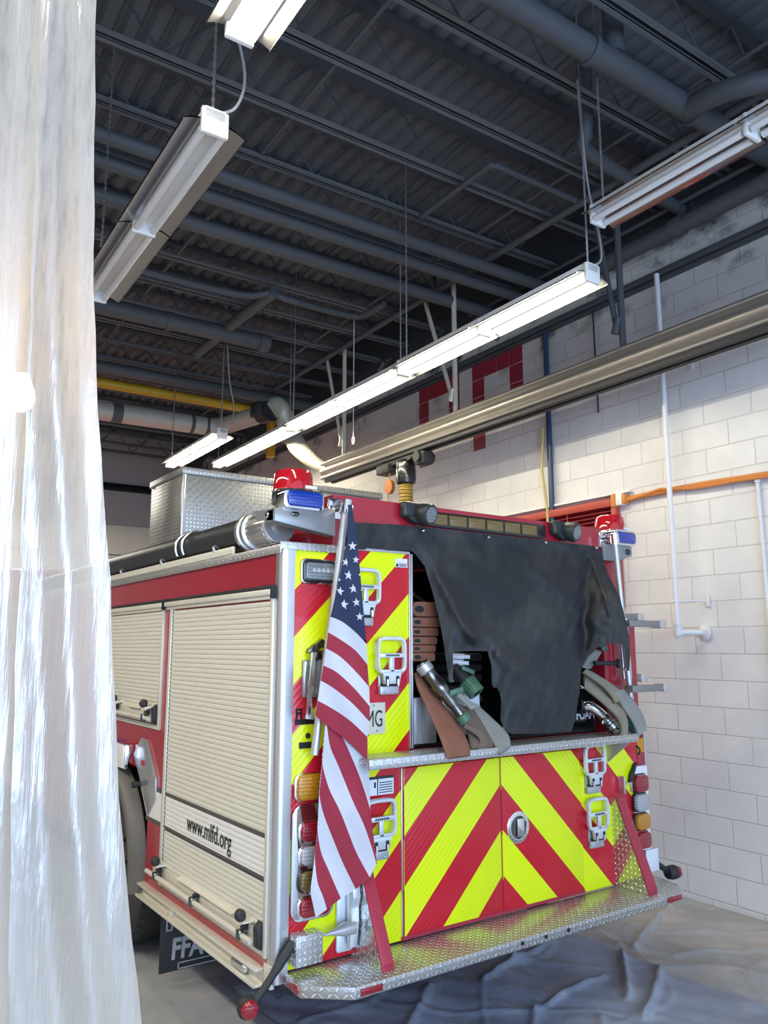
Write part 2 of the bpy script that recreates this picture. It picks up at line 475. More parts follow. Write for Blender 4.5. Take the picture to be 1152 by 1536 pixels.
# joists
jy = [-1.86+.621*i for i in range(-3, 23)]
for y in jy:
    m = MB(B)
    for dy in (-.032, .032): m.box(XL, XW, y+dy-.022, y+dy+.022, 5.50, 5.512); m.box(XL, XW, y+dy*.45-.004, y+dy*.45+.004, 5.50, 5.545)
    m.mi = 1; m.box(XL, XW, y-.045, y+.045, 5.95, 5.985)
    xx = XL; k = 0
    while xx < XW-.3:
        z0, z1 = (5.53, 5.95) if k % 2 == 0 else (5.95, 5.53)
        m.tube([(xx, y, z0), (xx+.36, y, z1)], .008, 6, False); xx += .36; k += 1
    struct(m.build('ceiling_joist', [JOIST, WEB], origin=(0, 0, 0)))
# ledge along the wall, far door panels
m = MB(B); m.box(XW-.06, XW, YB, YF, 4.90, 4.955, .008); m.box(XW-.045, XW, YB, YF, 4.86, 4.885); struct(m.build('trim_1', PIPE_D, origin=(0, 0, 0)))
m = MB(B); m.box(XL, XW, YF-.06, YF, 4.88, 5.03, .01)
for i in range(40): m.box(XL+i*.28, XL+.05+i*.28, YF-.09, YF-.05, 4.90, 5.0)
struct(m.build('trim_2', BLACK_G, origin=(0, 0, 0)))
m = MB(B)
for i in range(7): m.box(-2.2, 3.2, YF-.05, YF-.01, .02+i*.60, .60+i*.60, .02)
struct(m.build('door_1', DOORW, origin=(0, 0, 0)))
# painted red block lettering on the wall (only the heads of the letters clear the rail)
wl = D.objects['wall_right']
def blocks(cells):
    m = MB(B)
    for y0, y1, z0, z1 in cells: m.box(XW-.004, XW+.01, y0+.004, y1-.004, z0+.004, z1-.004)
    return m
def letter(y1, y0):
    w = (y1-y0)/4
    c = [(y0+i*w, y0+(i+1)*w, 4.69, 4.885) for i in range(4)]
    c += [(y1-w, y1, 4.69-.195*(k+1), 4.69-.195*k) for k in range(4)] + [(y0, y0+w, 4.69-.195*(k+1), 4.69-.195*k) for k in range(2)]
    return c
blocks(letter(4.10, 3.34)).build('painted_letter', BRICK_R, wl, 'red painted block lettering above the exhaust rail')
blocks(letter(3.12, 2.33)).build('painted_letter', BRICK_R, wl, 'red painted block lettering above the exhaust rail')

# louvred opening in the wall
lv = thing('wall_louver', 'dark red louvred vent in the block wall behind the truck roof', 'vent', B @ Vector((XW, 2.35, 2.2)), BY)
m = MB(B)
for k in range(24): m.prism([(XW-.015, 1.24, 2.2+k*.037), (XW-.06, 1.24, 2.215+k*.037), (XW-.06, 1.24, 2.222+k*.037), (XW-.015, 1.24, 2.207+k*.037)], (0, 2.25, 0))
m.box(XW-.012, XW, 1.22, 3.5, 2.18, 3.12)
for yy in (1.75, 2.3, 2.85): m.box(XW-.066, XW-.06, yy, yy+.012, 2.2, 3.06)
m.build('slat_panel', LOUV, lv)
m = MB(B); m.box(XW-.085, XW-.01, 1.2, 3.52, 3.03, 3.10, .006); m.box(XW-.07, XW-.01, 1.2, 1.25, 2.17, 3.05, .004); m.box(XW-.07, XW-.01, 3.47, 3.52, 2.17, 3.05, .004)
m.build('frame', simple('orange_red_frame', (.42, .06, .04), .5), lv)
m = MB(B); m.box(XW-.05, XW-.002, 1.06, 3.6, 3.135, 3.155, .004); m.build('head_flashing', WHITE, lv)

# junction box and orange cord
jb = thing('junction_box', 'white junction box with orange ends beside the louvred vent', 'box', B @ Vector((XW, 1.2, 3.03)), BY)
m = MB(B); m.box(XW-.075, XW-.002, 1.125, 1.195, 3.03, 3.13, .008); m.build('housing', WHITE, jb)
m = MB(B); m.box(XW-.09, XW-.002, 1.195, 1.235, 3.02, 3.135, .01); m.build('end_plate', ORANGE, jb)
m = MB(B); m.box(XW-.085, XW-.002, 1.09, 1.125, 3.035, 3.12, .012); m.build('end_plate', ORANGE, jb)
m = MB(B); m.tube([(XW-.035, 1.10, 3.075), (XW-.04, .9, 3.082), (XW-.035, .6, 3.085), (XW-.035, .3, 3.08), (XW-.03, 0, 3.07), (XW-.035, -.3, 3.06), (XW-.03, -.8, 3.07), (XW-.03, -2.5, 3.08)], .022, 8)
m.tube([(XW-.045, 1.10, 3.06), (XW-.06, .75, 3.10), (XW-.05, .45, 3.06), (XW-.055, .1, 3.055), (XW-.06, -.3, 3.04), (XW-.06, -1.2, 3.06), (XW-.05, -2.5, 3.06)], .013, 8)
tag(m.build('extension_cord', ORANGE), 'orange extension cord run along the white block wall', 'cord')

# white pipe with valve stub, second pipe, blue hose
wp = thing('wall_pipe', 'white vertical standpipe with flanged elbow at chest height on block wall', 'pipe', B @ Vector((XW-.07, .59, 1.93)), BY)
m = MB(B); m.tube([(XW-.16, .59, 1.95), (XW-.16, .585, 4.86)], .021, 14); m.build('pipe_run', PIPE_W, wp)
m = MB(B); m.tube([(XW-.16, .59, 2.0), (XW-.16, .59, 1.93), (XW-.16, .585, 1.925)], .031, 14); m.tube([(XW-.16, .59, 1.955), (XW-.10, .52, 1.955), (XW-.01, .47, 1.955)], .022, 12); m.tube([(XW-.16, .59, 2.01), (XW-.16, .59, 2.03)], .03, 14); m.build('elbow', PIPE_W, wp)
m = MB(B); m.lathe((XW-.002, .47, 1.955), (-1, .2, 0), [(.062, 0), (.062, .014), (.045, .02), (.03, .03)]); m.build('flange', PIPE_W, wp)
for zz in (2.19, 4.07):
    m = MB(B); m.tube([(XW-.195, .60, zz), (XW-.01, .42, zz)], .006, 6); m.box(XW-.02, XW-.002, .405, .435, zz-.045, zz+.045, .003); m.build('pipe_clamp', PIPE_W, wp)
m = MB(B); m.tube([(XW-.03, -.07, .02), (XW-.03, -.06, 3.03)], .013, 10); m.tube([(XW-.03, -.06, 3.02), (XW-.03, -.06, 3.05)], .022, 10)
tag(m.build('conduit', PIPE_W), 'thin white conduit dropping from the orange cord to the floor', 'conduit')
bl = thing('air_hose_drop', 'dark blue and yellow hose hanging down the wall by the red vent', 'hose', B @ Vector((XW-.05, 1.95, 2.4)), BY)
m = MB(B); m.tube([(XW-.05, 1.95, 2.45), (XW-.05, 1.955, 3.6), (XW-.05, 1.96, 4.86)], .026, 10); m.build('hose', BLUE_P, bl)
m = MB(B); m.tube([(XW-.085, 1.985, 2.45), (XW-.085, 1.98, 3.1), (XW-.09, 2.03, 3.5), (XW-.085, 2.0, 3.9)], .013, 8); m.build('yellow_line', simple('yellow_line', (.50, .42, .16), .5), bl)
m = MB(B); m.tube([(XW-.04, 1.36, 3.9), (XW-.04, 1.37, 4.86)], .008, 6)
tag(m.build('cable_drop', BLACK), 'thin black cable hanging on the wall above the exhaust rail', 'cable')

# ---- ceiling services
def pipe(name, label, cat, pts, r, mat=PIPE_D, group=None, n=14, collars=()):
    if not collars:
        m = MB(B); m.tube(pts, r, n); o = m.build(name, mat); return tag(o, label, cat, group)
    t = thing(name, label, cat, B @ Vector(pts[0]), BY, group)
    m = MB(B); m.tube(pts, r, n); m.build('pipe_run', mat, t)
    for p, q in collars: m = MB(B); m.cyl(p, q, r*1.18, n=n); m.build('coupling', mat, t)
    return t
pipe('roof_pipe', 'grey pipe crossing under the joists, first of the close pair', 'pipe', [(-3, 1.92, 5.3), (XW, 1.92, 5.3)], .055)
pipe('roof_pipe', 'grey pipe crossing under the joists, second of the close pair', 'pipe', [(-3, 2.22, 5.3), (XW, 2.22, 5.3)], .055)
pipe('roof_pipe', 'grey roof pipe running just beyond the close pair of pipes', 'pipe', [(-3, 2.68, 5.3), (XW, 2.68, 5.3)], .062)
pipe('roof_pipe', 'thick grey pipe with capped end hung across the roof joists', 'pipe', [(-3, 4.75, 5.3), (2.05, 4.75, 5.3)], .09, collars=[((1.98, 4.75, 5.3), (2.1, 4.75, 5.3)), ((.9, 4.75, 5.3), (.96, 4.75, 5.3))])
pipe('branch_pipe', 'sloping branch pipe joining the capped thick roof pipe', 'pipe', [(1.55, 5.55, 5.32), (1.58, 4.4, 5.34), (1.62, 3.55, 5.36)], .06)
pipe('branch_pipe', 'thin pipe elbowed off the roof branch towards the fluorescent lamps', 'pipe', smooth_line([(.2, 3.75, 5.3), (1.3, 3.72, 5.3), (1.62, 3.6, 5.36), (1.72, 3.55, 5.3), (2.45, 3.55, 5.3), (2.6, 3.45, 5.3), (2.62, 3.1, 5.3)], 4), .035)
pipe('roof_pipe', 'dark pipe far along the bay above the yellow gas pipe', 'pipe', [(-3, 6.6, 5.3), (XW, 6.6, 5.3)], .08)
pipe('gas_pipe', 'yellow gas pipe running across the bay under dark joists', 'pipe', [(-3, 7.1, 5.26), (3.25, 7.15, 5.28), (3.3, 7.15, 5.2), (3.3, 7.15, 4.6)], .07, YELLOW)
pipe('conduit', 'long grey conduit crossing beneath the joists lengthwise above the exhaust rail', 'conduit', [(3.04, -4, 5.42), (3.04, 7, 5.42)], .033, collars=[((3.04, .66, 5.42), (3.04, .76, 5.42)), ((3.04, 2.78, 5.42), (3.04, 2.9, 5.42))])
pipe('conduit', 'grey conduit elbowed at a joist and joining the long conduit', 'conduit', smooth_line([(2.1, 1.75, 5.44), (2.1, .95, 5.44), (2.13, .86, 5.44), (2.25, .85, 5.44), (3.0, .85, 5.44)], 3), .024)
pipe('hanger_pipe', 'vertical grey hanger pipe dropping to the long conduit', 'pipe', [(3.06, 2.84, 5.42), (3.06, 2.84, 5.98)], .028)
pipe('bridging_bar', 'thin bridging bar across the joists above the unlit lamp', 'bar', [(.65, -3, 5.52), (.65, 10, 5.52)], .016)
pipe('bridging_bar', 'thin bridging bar across the joists alongside the long conduit', 'bar', [(2.78, -3, 5.53), (2.78, 10, 5.53)], .016)
pipe('roof_duct', 'large dark duct crossing the ceiling with a vertical branch', 'duct', [(0, -.40, 5.38), (XW, -.40, 5.38)], .078, collars=[((1.75, -.40, 5.38), (1.79, -.40, 5.38)), ((2.75, -.40, 5.38), (2.79, -.40, 5.38))])
pipe('duct_riser', 'short dark duct riser standing up from the large roof duct', 'duct', [(2.0, -.40, 5.45), (2.0, -.40, 5.98)], .065)
pipe('duct_riser', 'dark duct elbowing from the large roof duct towards the corner', 'duct', smooth_line([(2.68, -.44, 5.34), (2.66, -.65, 5.30), (2.72, -.85, 5.27), (2.95, -1.15, 5.26), (3.3, -1.6, 5.26)], 4), .07)
pipe('roof_drain', 'dark elbowed drain pipe dropping from the roof deck', 'pipe', smooth_line([(2.42, .2, 5.98), (2.42, .2, 5.6), (2.45, .24, 5.46), (2.6, .32, 5.40), (3.75, .4, 5.38)], 4), .052)
pipe('wall_duct', 'dark pipe along the top of the wall above the ledge', 'pipe', [(XW-.17, -4, 5.17), (XW-.17, 1.0, 5.17), (XW-.17, 2.6, 5.17)], .07, collars=[((XW-.17, .3, 5.17), (XW-.17, .4, 5.17))])
pipe('wall_conduit', 'thin conduit along the wall top above the dark pipe', 'conduit', [(XW-.12, -4, 5.39), (XW-.12, 3, 5.39)], .02)

# fume duct feeding the exhaust rail
dt = thing('exhaust_duct', 'galvanised fume duct with banded joints leading to the exhaust rail', 'duct', B @ Vector((2.4, 7, 4.86)), BY)
m = MB(B); m.tube([(-4, 7, 4.80), (2.25, 7, 4.87)], .125, 20); m.build('duct_run', DUCT, dt)
for xx in (.95, 2.0, 2.22): m = MB(B); m.cyl((xx, 7, 4.80+.0112*(xx+4)), (xx+.05+.08*(xx < 1), 7, 4.80+.0112*(xx+4)), .131, n=20); m.build('duct_band', PIPE_D, dt)
m = MB(B); m.tube(smooth_line([(2.25, 7, 4.87), (2.42, 6.9, 4.87), (2.52, 6.6, 4.88), (2.72, 5.95, 4.9)], 5), .12, 20); m.build('elbow', DUCT, dt)
m = MB(B); m.tube(smooth_line([(2.72, 5.95, 4.9), (2.82, 5.98, 5.0), (2.93, 6.0, 4.92), (3.0, 5.98, 4.70), (3.06, 5.80, 4.44), (3.12, 5.52, 4.20), (3.15, 5.15, 4.02)], 6), [.125]*25+[.12, .115, .11, .105, .10, .09, .085, .08, .075, .07, .07, .065][:12], 20)
m.build('drop_elbow', DUCT_W, dt)
m = MB(B); m.cyl((2.66, 6.12, 4.9), (2.72, 5.92, 4.9), .14, n=20); m.box(2.50, 2.66, 5.9, 6.12, 4.82, 5.0, .02); m.build('damper', BLACK, dt)
# exhaust rail
er = thing('exhaust_rail', 'long anodised exhaust extraction rail slung along the block wall', 'rail', B @ Vector((3.15, 2, 3.88)), BY)
PR = [(3.092, 3.884), (3.068, 3.89), (3.062, 3.905), (3.068, 3.921), (3.082, 3.926)]
PR += [(3.15-.096*math.cos(a), 3.988+.060*math.sin(a)) for a in [R(-55+k*13) for k in range(10)]]
PR += [(3.087, 4.061), (3.069, 4.068), (3.063, 4.082), (3.069, 4.097), (3.087, 4.104)]
PR = PR+[(6.30-a, b) for a, b in PR[::-1]]
m = MB(B); m.prism([(a, -4, b) for a, b in PR], (0, 9.2, 0)); m.build('rail_body', RAIL, er, angle=30)
for xa, xb in ((3.098, 3.146), (3.186, 3.234)):
    m = MB(B); m.box(xa, xb, -4, 5.15, 3.848, 3.890); m.build('slot_seal', BLACK, er)
for y, yd in ((.58, .16), (2.64, .40), (4.79, .33)):
    pm = DUCT_W if y > 2 else PIPE_D
    m = MB(B); m.tube([(3.16, y, 4.09), (3.16, y, 5.5)], .026, 10); m.build('hanger_post', pm, er)
    m = MB(B); m.tube([(3.15, y+.05, 4.32), (3.115, y+yd+.05, 5.5)], .022, 10); m.cyl((3.15, y+.02, 4.37), (3.15, y+.06, 4.25), .034); m.build('diagonal_brace', pm, er)
# trolley and yellow hose hang inside the rail slot
tr = thing('exhaust_hose_trolley', 'black hose trolley hanging under the rail with yellow corrugated hose', 'trolley', B @ Vector((3.165, 3.5, 3.5)), BY)
m = MB(B); m.box(3.12, 3.21, 3.13, 3.92, 3.785, 3.846, .01); m.box(3.08, 3.25, 3.72, 3.96, 3.715, 3.82, .015); m.box(3.10, 3.24, 3.10, 3.25, 3.70, 3.84, .02); m.cyl((3.065, 3.18, 3.78), (3.275, 3.18, 3.78), .056); m.build('carriage', BLACK, tr)
m = MB(B); m.lathe((3.165, 3.5, 3.81), (0, 0, -1), [(.078, 0), (.102, .03), (.104, .09), (.109, .10), (.109, .21), (.102, .25), (.083, .265)]); m.tube(smooth_line([(3.13, 3.43, 3.78), (3.10, 3.29, 3.80), (3.12, 3.22, 3.845)], 4), .018); m.build('swivel', BLACK_G, tr)
m = MB(B); pp = []; rr = []
for i in range(190): pp.append((3.165-max(0, i-150)*.006, 3.5, 3.56-.0184*i)); rr.append(.070 if i % 2 else .078)
m.tube(pp, rr, 18); m.build('hose', HOSE_Y, tr)
m = MB(B); m.tube([(3.13, 3.76, 3.74), (3.13, 3.76, 3.62)], .006, 6); m.lathe((3.105, 3.76, 3.56), (1, 0, 0), [(.02, 0), (.078, .004), (.078, .047), (.02, .052)]); m.tube([(3.13, 3.79, 3.51), (3.13, 3.79, 3.26)], .004, 6); m.build('balancer_reel', RUST, tr)
m = MB(B); m.tube([(2.75, 3.9, 5.45), (2.75, 3.9, 4.10)], .005, 6); m.tube([(2.75, 3.9+.022*math.cos(a), 4.06+.04*math.sin(a)) for a in [2*PI*k/16 for k in range(16)]], .007, 6, closed=True)
tag(m.build('pull_cord', WHITE), 'pull cord with a white ring hanging from the roof above the rail', 'cord')

# ---- fluorescent fixtures
def fixture(o, label, lit, L=2.03, tilt=0., cord=True):
    t = thing('fluorescent_light', label, 'light', B @ Vector(o), BY, 'fluorescent strip lights hung from the roof'); t.rotation_euler = (tilt, 0, BY)
    f = t.matrix_basis.copy()
    def mb(): return MB(f)
    m = mb(); m.box(-.05, .05, 0, L, 0, .06, .006); m.build('housing', WHITE, t)
    for s in (-1, 1):
        m = mb()
        for j in range(2):
            a, b = j*L/2+.01, (j+1)*L/2-.004
            m.grid([[(s*.05, a, .0), (s*.065, a, -.008), (s*.105, a, -.018), (s*.14, a, -.034), (s*.139, a, -.041)], [(s*.05, b, .0), (s*.065, b, -.008), (s*.105, b, -.018), (s*.14, b, -.034), (s*.139, b, -.041)]])
            m.grid([[(s*.052, a, .005), (s*.108, a, -.012), (s*.144, a, -.034)], [(s*.052, b, .005), (s*.108, b, -.012), (s*.144, b, -.034)]])
        m.build('reflector', LITREF if lit else MIRROR, t)
    for s in (-1, 1):
        for j in range(2):
            m = mb(); m.cyl((s*.045, j*L/2+.03, -.042), (s*.045, (j+1)*L/2-.03, -.042), .019, n=12); m.build('tube', LAMP_ON if lit else LAMP_OFF, t)
    for j, y in enumerate((.0, L/2-.012, L-.024)):
        m = mb(); m.box(-.062, .062, y, y+.024, -.066, .055, .006); m.build('lamp_holder', WHITE, t)
    for y in (.04, L-.06):
        m = mb(); h = 5.995-o[2]
        k = 0; zz = .06
        m.tube([(0, y, .05), (0, y, h)], .004, 6)
        while zz < h-.02: m.tube([(.007*math.cos(a)*(k % 2), y+.007*math.cos(a)*(1-k % 2), zz+.014*math.sin(a)) for a in [2*PI*q/6 for q in range(6)]], .0028, 4, closed=True); zz += .022; k += 1
        m.build('chain', ALU, t)
    if cord:
        m = mb(); m.tube(smooth_line([(.02, .03, .06), (.10, .02, .12), (.16, .08, .35), (.10, .10, .7), (.05, .1, 5.5-o[2])], 5), .007, 6); m.build('power_cord', WIRE_G, t)
    if lit:
        for sd in (-1, 1):
            ld = D.lights.new('lamp', 'AREA'); ld.shape = 'RECTANGLE'; ld.size = .03; ld.size_y = L*.95; ld.energy = LIT_W*L/2.03; ld.color = (1., .91, .69)
            lo = D.objects.new('lamp', ld); COL.objects.link(lo); lo.parent = t; lo.location = (sd*.075, L/2, -.030); lo.rotation_euler = (0, -sd*R(48), 0)
    return t
LIT_W = 23
fixture((1.97, -.18, 4.10), 'lit strip light between the dark roof pipes, near end of the long row', True)
fixture((2.20, 2.165, 4.235), 'lit strip light in the middle of the long row along the exhaust rail', True, L=2.15, cord=False)
fixture((2.64, 5.18, 4.50), 'lit strip light at the far end of the long row by the duct', True, L=2.40, cord=False)
fixture((1.70, 5.03, 4.24), 'lit strip light alone under the galvanised duct behind the plate box', True, L=1.8)
fixture((-.48, -.24, 4.10), 'unlit mirror strip light hanging beside the plastic curtain', False)
fixture((-.49, -2.52, 4.36), 'lit strip light at the picture top, above the unlit mirror lamp', True, cord=False)
fixture((1.96, -2.26, 4.44), 'unlit mirror strip light above the exhaust rail and white standpipe', False)

# bare warm work bulb hanging on its cord just behind the curtain
c = at(32, 585, 1, -1.12)
hb = thing('hanging_bulb', 'warm bare work bulb glowing through the plastic curtain gap', 'lamp', c)
m = MB(); m.lathe(c+Vector((0, 0, .10)), (0, 0, -1), [(.010, 0), (.018, .005), (.020, .05), (.017, .06)]); m.tube([c+Vector((0, 0, .1)), (c.x, c.y, 3.4), (c.x-.02, c.y+.02, 5.98)], .005, 8); m.build('socket_cord', BLACK, hb)
m = MB(); m.lathe(c+Vector((0, 0, .045)), (0, 0, -1), [(.014, 0), (.018, .015), (.030, .045), (.033, .065), (.028, .085), (.012, .098), (0, .10)]); m.build('bulb', BULB, hb)
ld_ = D.lights.new('bulb_light', 'POINT'); ld_.energy = 2.6; ld_.color = (1., .42, .07); ld_.shadow_soft_size = .04
lo_ = D.objects.new('bulb_light', ld_); COL.objects.link(lo_); lo_.parent = hb; lo_.location = (0, 0.06, 0)

# ================================================================== THE TRUCK
T = thing('fire_truck', 'red fire engine with lime and red chevron rear parked beside the block wall', 'fire truck')
def P(m, name, mat, label=None, parent=None, **k): return m.build(name, mat, parent or T, label, **k)

m = MB()   # body shell: kerb-side lockers, lower rear, offside lockers, front half
m.box(.0, .70, .012, 1.60, .50, 2.285); m.box(.0, .70, 1.6, 2.84, 1.12, 2.285); m.box(.0, .70, 2.84, 6.2, .50, 2.285)
m.box(.70, 2.2, .012, 6.2, .50, 1.355); m.box(2.2, 2.5, .012, 1.6, .50, 2.0); m.box(2.2, 2.5, 1.6, 2.84, 1.12, 2.0); m.box(2.2, 2.5, 2.84, 6.2, .5, 2.0)
m.box(.27, .33, .0, 6.2, 2.285, 2.568); m.box(2.15, 2.21, .0, 6.2, 1.9, 2.57)
m.box(.325, 2.155, .001, .16, 2.43, 2.569); m.box(.70, 2.2, 2.2, 6.2, 1.355, 2.45)
P(m, 'body', RED)
m = MB(); m.box(.71, .735, -.004, 2.2, 1.36, 2.31); m.box(.735, 2.15, 2.1, 2.15, 1.36, 2.43); m.box(.735, 2.15, .05, 2.1, 1.358, 1.372); m.box(2.135, 2.15, .06, 2.1, 1.36, 2.43)
P(m, 'hose_bed', DARK)
m = MB(); m.box(.335, 2.145, .3, 6.15, 2.445, 2.47, .004); P(m, 'hose_bed_lid', DIAM)
m = MB(); m.box(.55, .70, .3, 8.6, .36, .52, .01); m.box(1.8, 1.95, .3, 8.6, .36, .52, .01); m.box(.6, 1.9, 2.05, 2.4, .42, .62, .05); P(m, 'chassis', BLACK)
# cab (hidden behind the curtain from here, still built)
m = MB(); m.prism([(-.0, 6.45, .45), (-.0, 8.75, .45), (-.0, 9.0, 1.2), (-.0, 8.85, 2.3), (-.0, 8.55, 2.72), (-.0, 6.45, 2.72)], (2.5, 0, 0), .05); m.box(.1, 2.4, 6.1, 6.5, .5, 2.2); cab = P(m, 'cab', RED)
m = MB(); m.prism([(-.008, 7.75, 1.45), (-.008, 8.72, 1.45), (-.008, 8.66, 2.15), (-.008, 8.55, 2.4), (-.008, 7.75, 2.4)], (.02, 0, 0)); m.box(-.008, .012, 6.65, 7.5, 1.45, 2.4, .006); m.build('side_window', BLACK_G, cab)

# ---- chevron rear skins
m = MB(); m.box(.062, .713, -.006, .014, .508, 2.312, .002); P(m, 'rear_panel', CHEV_L)
m = MB(); m.box(.674, 1.295, -.016, .012, .525, 1.276, .003); ld = P(m, 'rear_door', CHEV_L)
m = MB(); m.box(1.306, 1.915, -.016, .012, .525, 1.276, .003); rd = P(m, 'rear_door', CHEV_R)
m = MB(); m.box(1.922, 2.44, -.006, .013, .508, 1.29, .002); P(m, 'rear_panel', CHEV_R)
m = MB(); m.box(1.295, 1.306, -.010, .012, .52, 1.278); m.box(.662, .674, -.010, .012, .52, 1.278); m.box(.66, 1.92, -.012, .012, .508, .524); P(m, 'door_seal', RED_EDGE)
m = MB(); m.box(.660, .667, -.014, .012, .525, 1.277, .002); P(m, 'door_edge_trim', ALU)
m = MB(); m.lathe((1.415, -.016, .916), (0, -1, 0), [(.080, 0), (.080, .006), (.070, .011), (.058, .010), (.054, .002)], 32); hd = m.build('door_handle', CHROME, rd)
m = MB(); m.lathe((1.415, -.019, .916), (0, -1, 0), [(.055, 0), (.055, .002)], 28); m.build('handle_cup', CHROME_D, hd)
m = MB(); m.obox((1.425, -.028, .916), (.024, 0, 0), (0, .004, 0), (0, 0, .044), .003); m.build('paddle', CHROME, hd)
m = MB()
arc = [(-.004, .03)]+[(-.004+.034*(1-math.cos(a)), -.012+.0*a - .0+(.03)*(-math.sin(a))+.03) for a in [PI/2*k/8 for k in range(9)]]
pr = [(-.006, .04), (-.006, .015)]+[(.026-.032*math.cos(PI/2*k/8), .015-.030*math.sin(PI/2*k/8)) for k in range(9)]+[(.063, -.015), (.063, .0)]+[(.026, .0), (.012, .015), (.01, .04)]
m.prism([(a, b, .465) for a, b in pr], (0, 0, 1.825)); P(m, 'corner_trim', ALU, angle=50)
m = MB(); m.box(.713, .722, -.014, .012, 1.362, 2.312, .002); m.box(.726, .738, -.012, .03, 1.362, 2.312, .003); P(m, 'panel_edge_trim', ALU)
m = MB(); m.box(.716, .728, -.009, .02, 1.362, 2.312); P(m, 'panel_gap', DARK)
m = MB(); m.box(.06, .72, -.012, .01, 2.308, 2.322, .003); P(m, 'top_channel', ALU_DULL)

# ---- folding steps
def folding_step(x, z, w=.155, h=.265):
    """one cast folding step, x = middle, z = bottom of the base"""
    rail = .015; y = -.046; x -= .034 if x < 1.5 else .058; z -= .008
    def q(px, pz): return (x+px*w, y, z+pz*h)
    ring = [(-.42, .42), (-.50, .50), (-.50, .86), (-.47, .94), (-.38, .99), (0, 1.0), (.38, .99), (.47, .94), (.50, .86), (.50, .50), (.42, .42)]
    m = MB(); hw = rail*.62
    outer = []; inner = []
    C = Vector((x, y, z+.7*h))
    pts = resample(smooth_line([Vector(q(*p)) for p in ring], 4), 40)
    for i, p in enumerate(pts):
        d = (pts[min(i+1, 39)]-pts[max(i-1, 0)]).normalized(); nrm = Vector((d.z, 0, -d.x))
        outer.append(p-nrm*hw); inner.append(p+nrm*hw)
    rows = []
    for a, b in zip(outer, inner):
        rows.append([a+Vector((0, .009, 0)), a+Vector((0, -.005, 0)), a.lerp(b, .2)+Vector((0, -.010, 0)), a.lerp(b, .8)+Vector((0, -.010, 0)), b+Vector((0, -.005, 0)), b+Vector((0, .009, 0)), a+Vector((0, .009, 0))])
    m.grid(rows)
    def bar(x0, x1, z0, z1, t=.009): m.box(x+x0*w, x+x1*w, y-t, y+.008, z+z0*h, z+z1*h, .003)
    bar(-.46, .46, .655, .735); bar(-.08, .08, .40, .67); bar(-.44, .44, .385, .445)
    m.prism([(x-.42*w, y-.008, z+.42*h), (x-.30*w, y-.008, z+.33*h), (x-.30*w, y-.008, z+.19*h), (x+.30*w, y-.008, z+.19*h), (x+.30*w, y-.008, z+.33*h), (x+.42*w, y-.008, z+.42*h)], (0, .016, 0), .003)
    st = P(m, 'folding_step', STEP_M)
    m = MB(); m.box(x-.36*w, x+.36*w, -.034, -.006, z, z+.16*h, .006); m.box(x-.36*w, x+.36*w, -.020, -.006, z, z+.38*h, .004)
    for s in (-1, 1): m.lathe((x+s*.22*w, -.034, z+.05*h), (0, -1, 0), [(.006, 0), (.006, .004), (.003, .006)], 10)
    m.build('base_plate', ALU_DULL, st)
    m = MB(); m.tube([(x-.32*w, -.034, z+.175*h), (x+.32*w, -.034, z+.175*h)], .008, 10)
    for s in (-1, 1): m.box(x+s*.2*w-.009, x+s*.2*w+.009, -.056, -.052, z+.20*h, z+.33*h)
    m.build('hinge', BLACK, st)
    for s in (-1, 1):
        m = MB(); m.cyl((x+s*.2*w, -.057, z+.16*h), (x+s*.2*w, -.055, z+.27*h), .007, n=10); m.build('spring', CHROME, st)
    m = MB()
    for k in range(7): m.box(x+(-.24+k*.075)*w, x+(-.24+k*.075+.05)*w, y-.0105, y-.0085, z+.68*h, z+.715*h)
    m.build('grip_mark', INK, st)
for a in ((.462, 1.955), (.613, 1.632), (.552, .892), (2.068, 1.035), (2.076, .742)): folding_step(*a)

# ---- scene light on the corner
m = MB(); m.rbox(.086, .276, -.03, -.004, 2.132, 2.25, .026, .005); sl = P(m, 'scene_light', CHROME)
m = MB(); m.rbox(.092, .270, -.042, -.02, 2.138, 2.244, .024, .008); m.build('bezel', BLACK_G, sl)
m = MB(); m.rbox(.106, .256, -.046, -.036, 2.152, 2.230, .016, .003); m.build('lens', L_GLASS, sl)
for k in range(5): m = MB(); m.lathe((.146+k*.024, -.047, 2.195), (0, -1, 0), [(.011, 0), (.010, .002)], 14); m.build('bulb', L_CLR, sl)
# ---- stickers, plate, badge
m = MB(); m.box(.632, .706, -.008, -.005, 2.262, 2.284); m.box(.632, .706, -.008, -.005, 2.24, 2.26); P(m, 'decal', WHITE_D)
m = MB(); m.box(.636, .650, -.0095, -.0075, 2.243, 2.257); [m.box(.655, .70, -.0095, -.0075, 2.244+k*.005, 2.2465+k*.005) for k in range(3)]; P(m, 'decal_print', INK)
m = MB(); m.box(.452, .618, -.008, -.005, 1.166, 1.25); P(m, 'decal', WHITE_D)
m = MB(); m.box(.452, .618, -.0095, -.0075, 1.238, 1.25); [m.box(.535, .61, -.0095, -.0075, 1.175+k*.011, 1.179+k*.011) for k in range(5)]; m.box(.523, .528, -.0095, -.0075, 1.168, 1.238); m.box(.505, .515, -.0095, -.0075, 1.20, 1.225); P(m, 'decal_print', INK)
m = MB(); m.box(.268, .568, -.012, -.006, 1.443, 1.588, .003); lp = P(m, 'license_plate', PLATE)
m = MB(); m.text('MG', (.553, -.0135, 1.478), (1, 0, 0), (0, 0, 1), .108, .62, .0008, 'RIGHT', .0); m.lathe((.50, -.012, 1.575), (0, -1, 0), [(.004, 0), (.003, .002)], 8); m.lathe((.52, -.012, 1.458), (0, -1, 0), [(.004, 0), (.003, .002)], 8); m.build('plate_number', INK, lp)
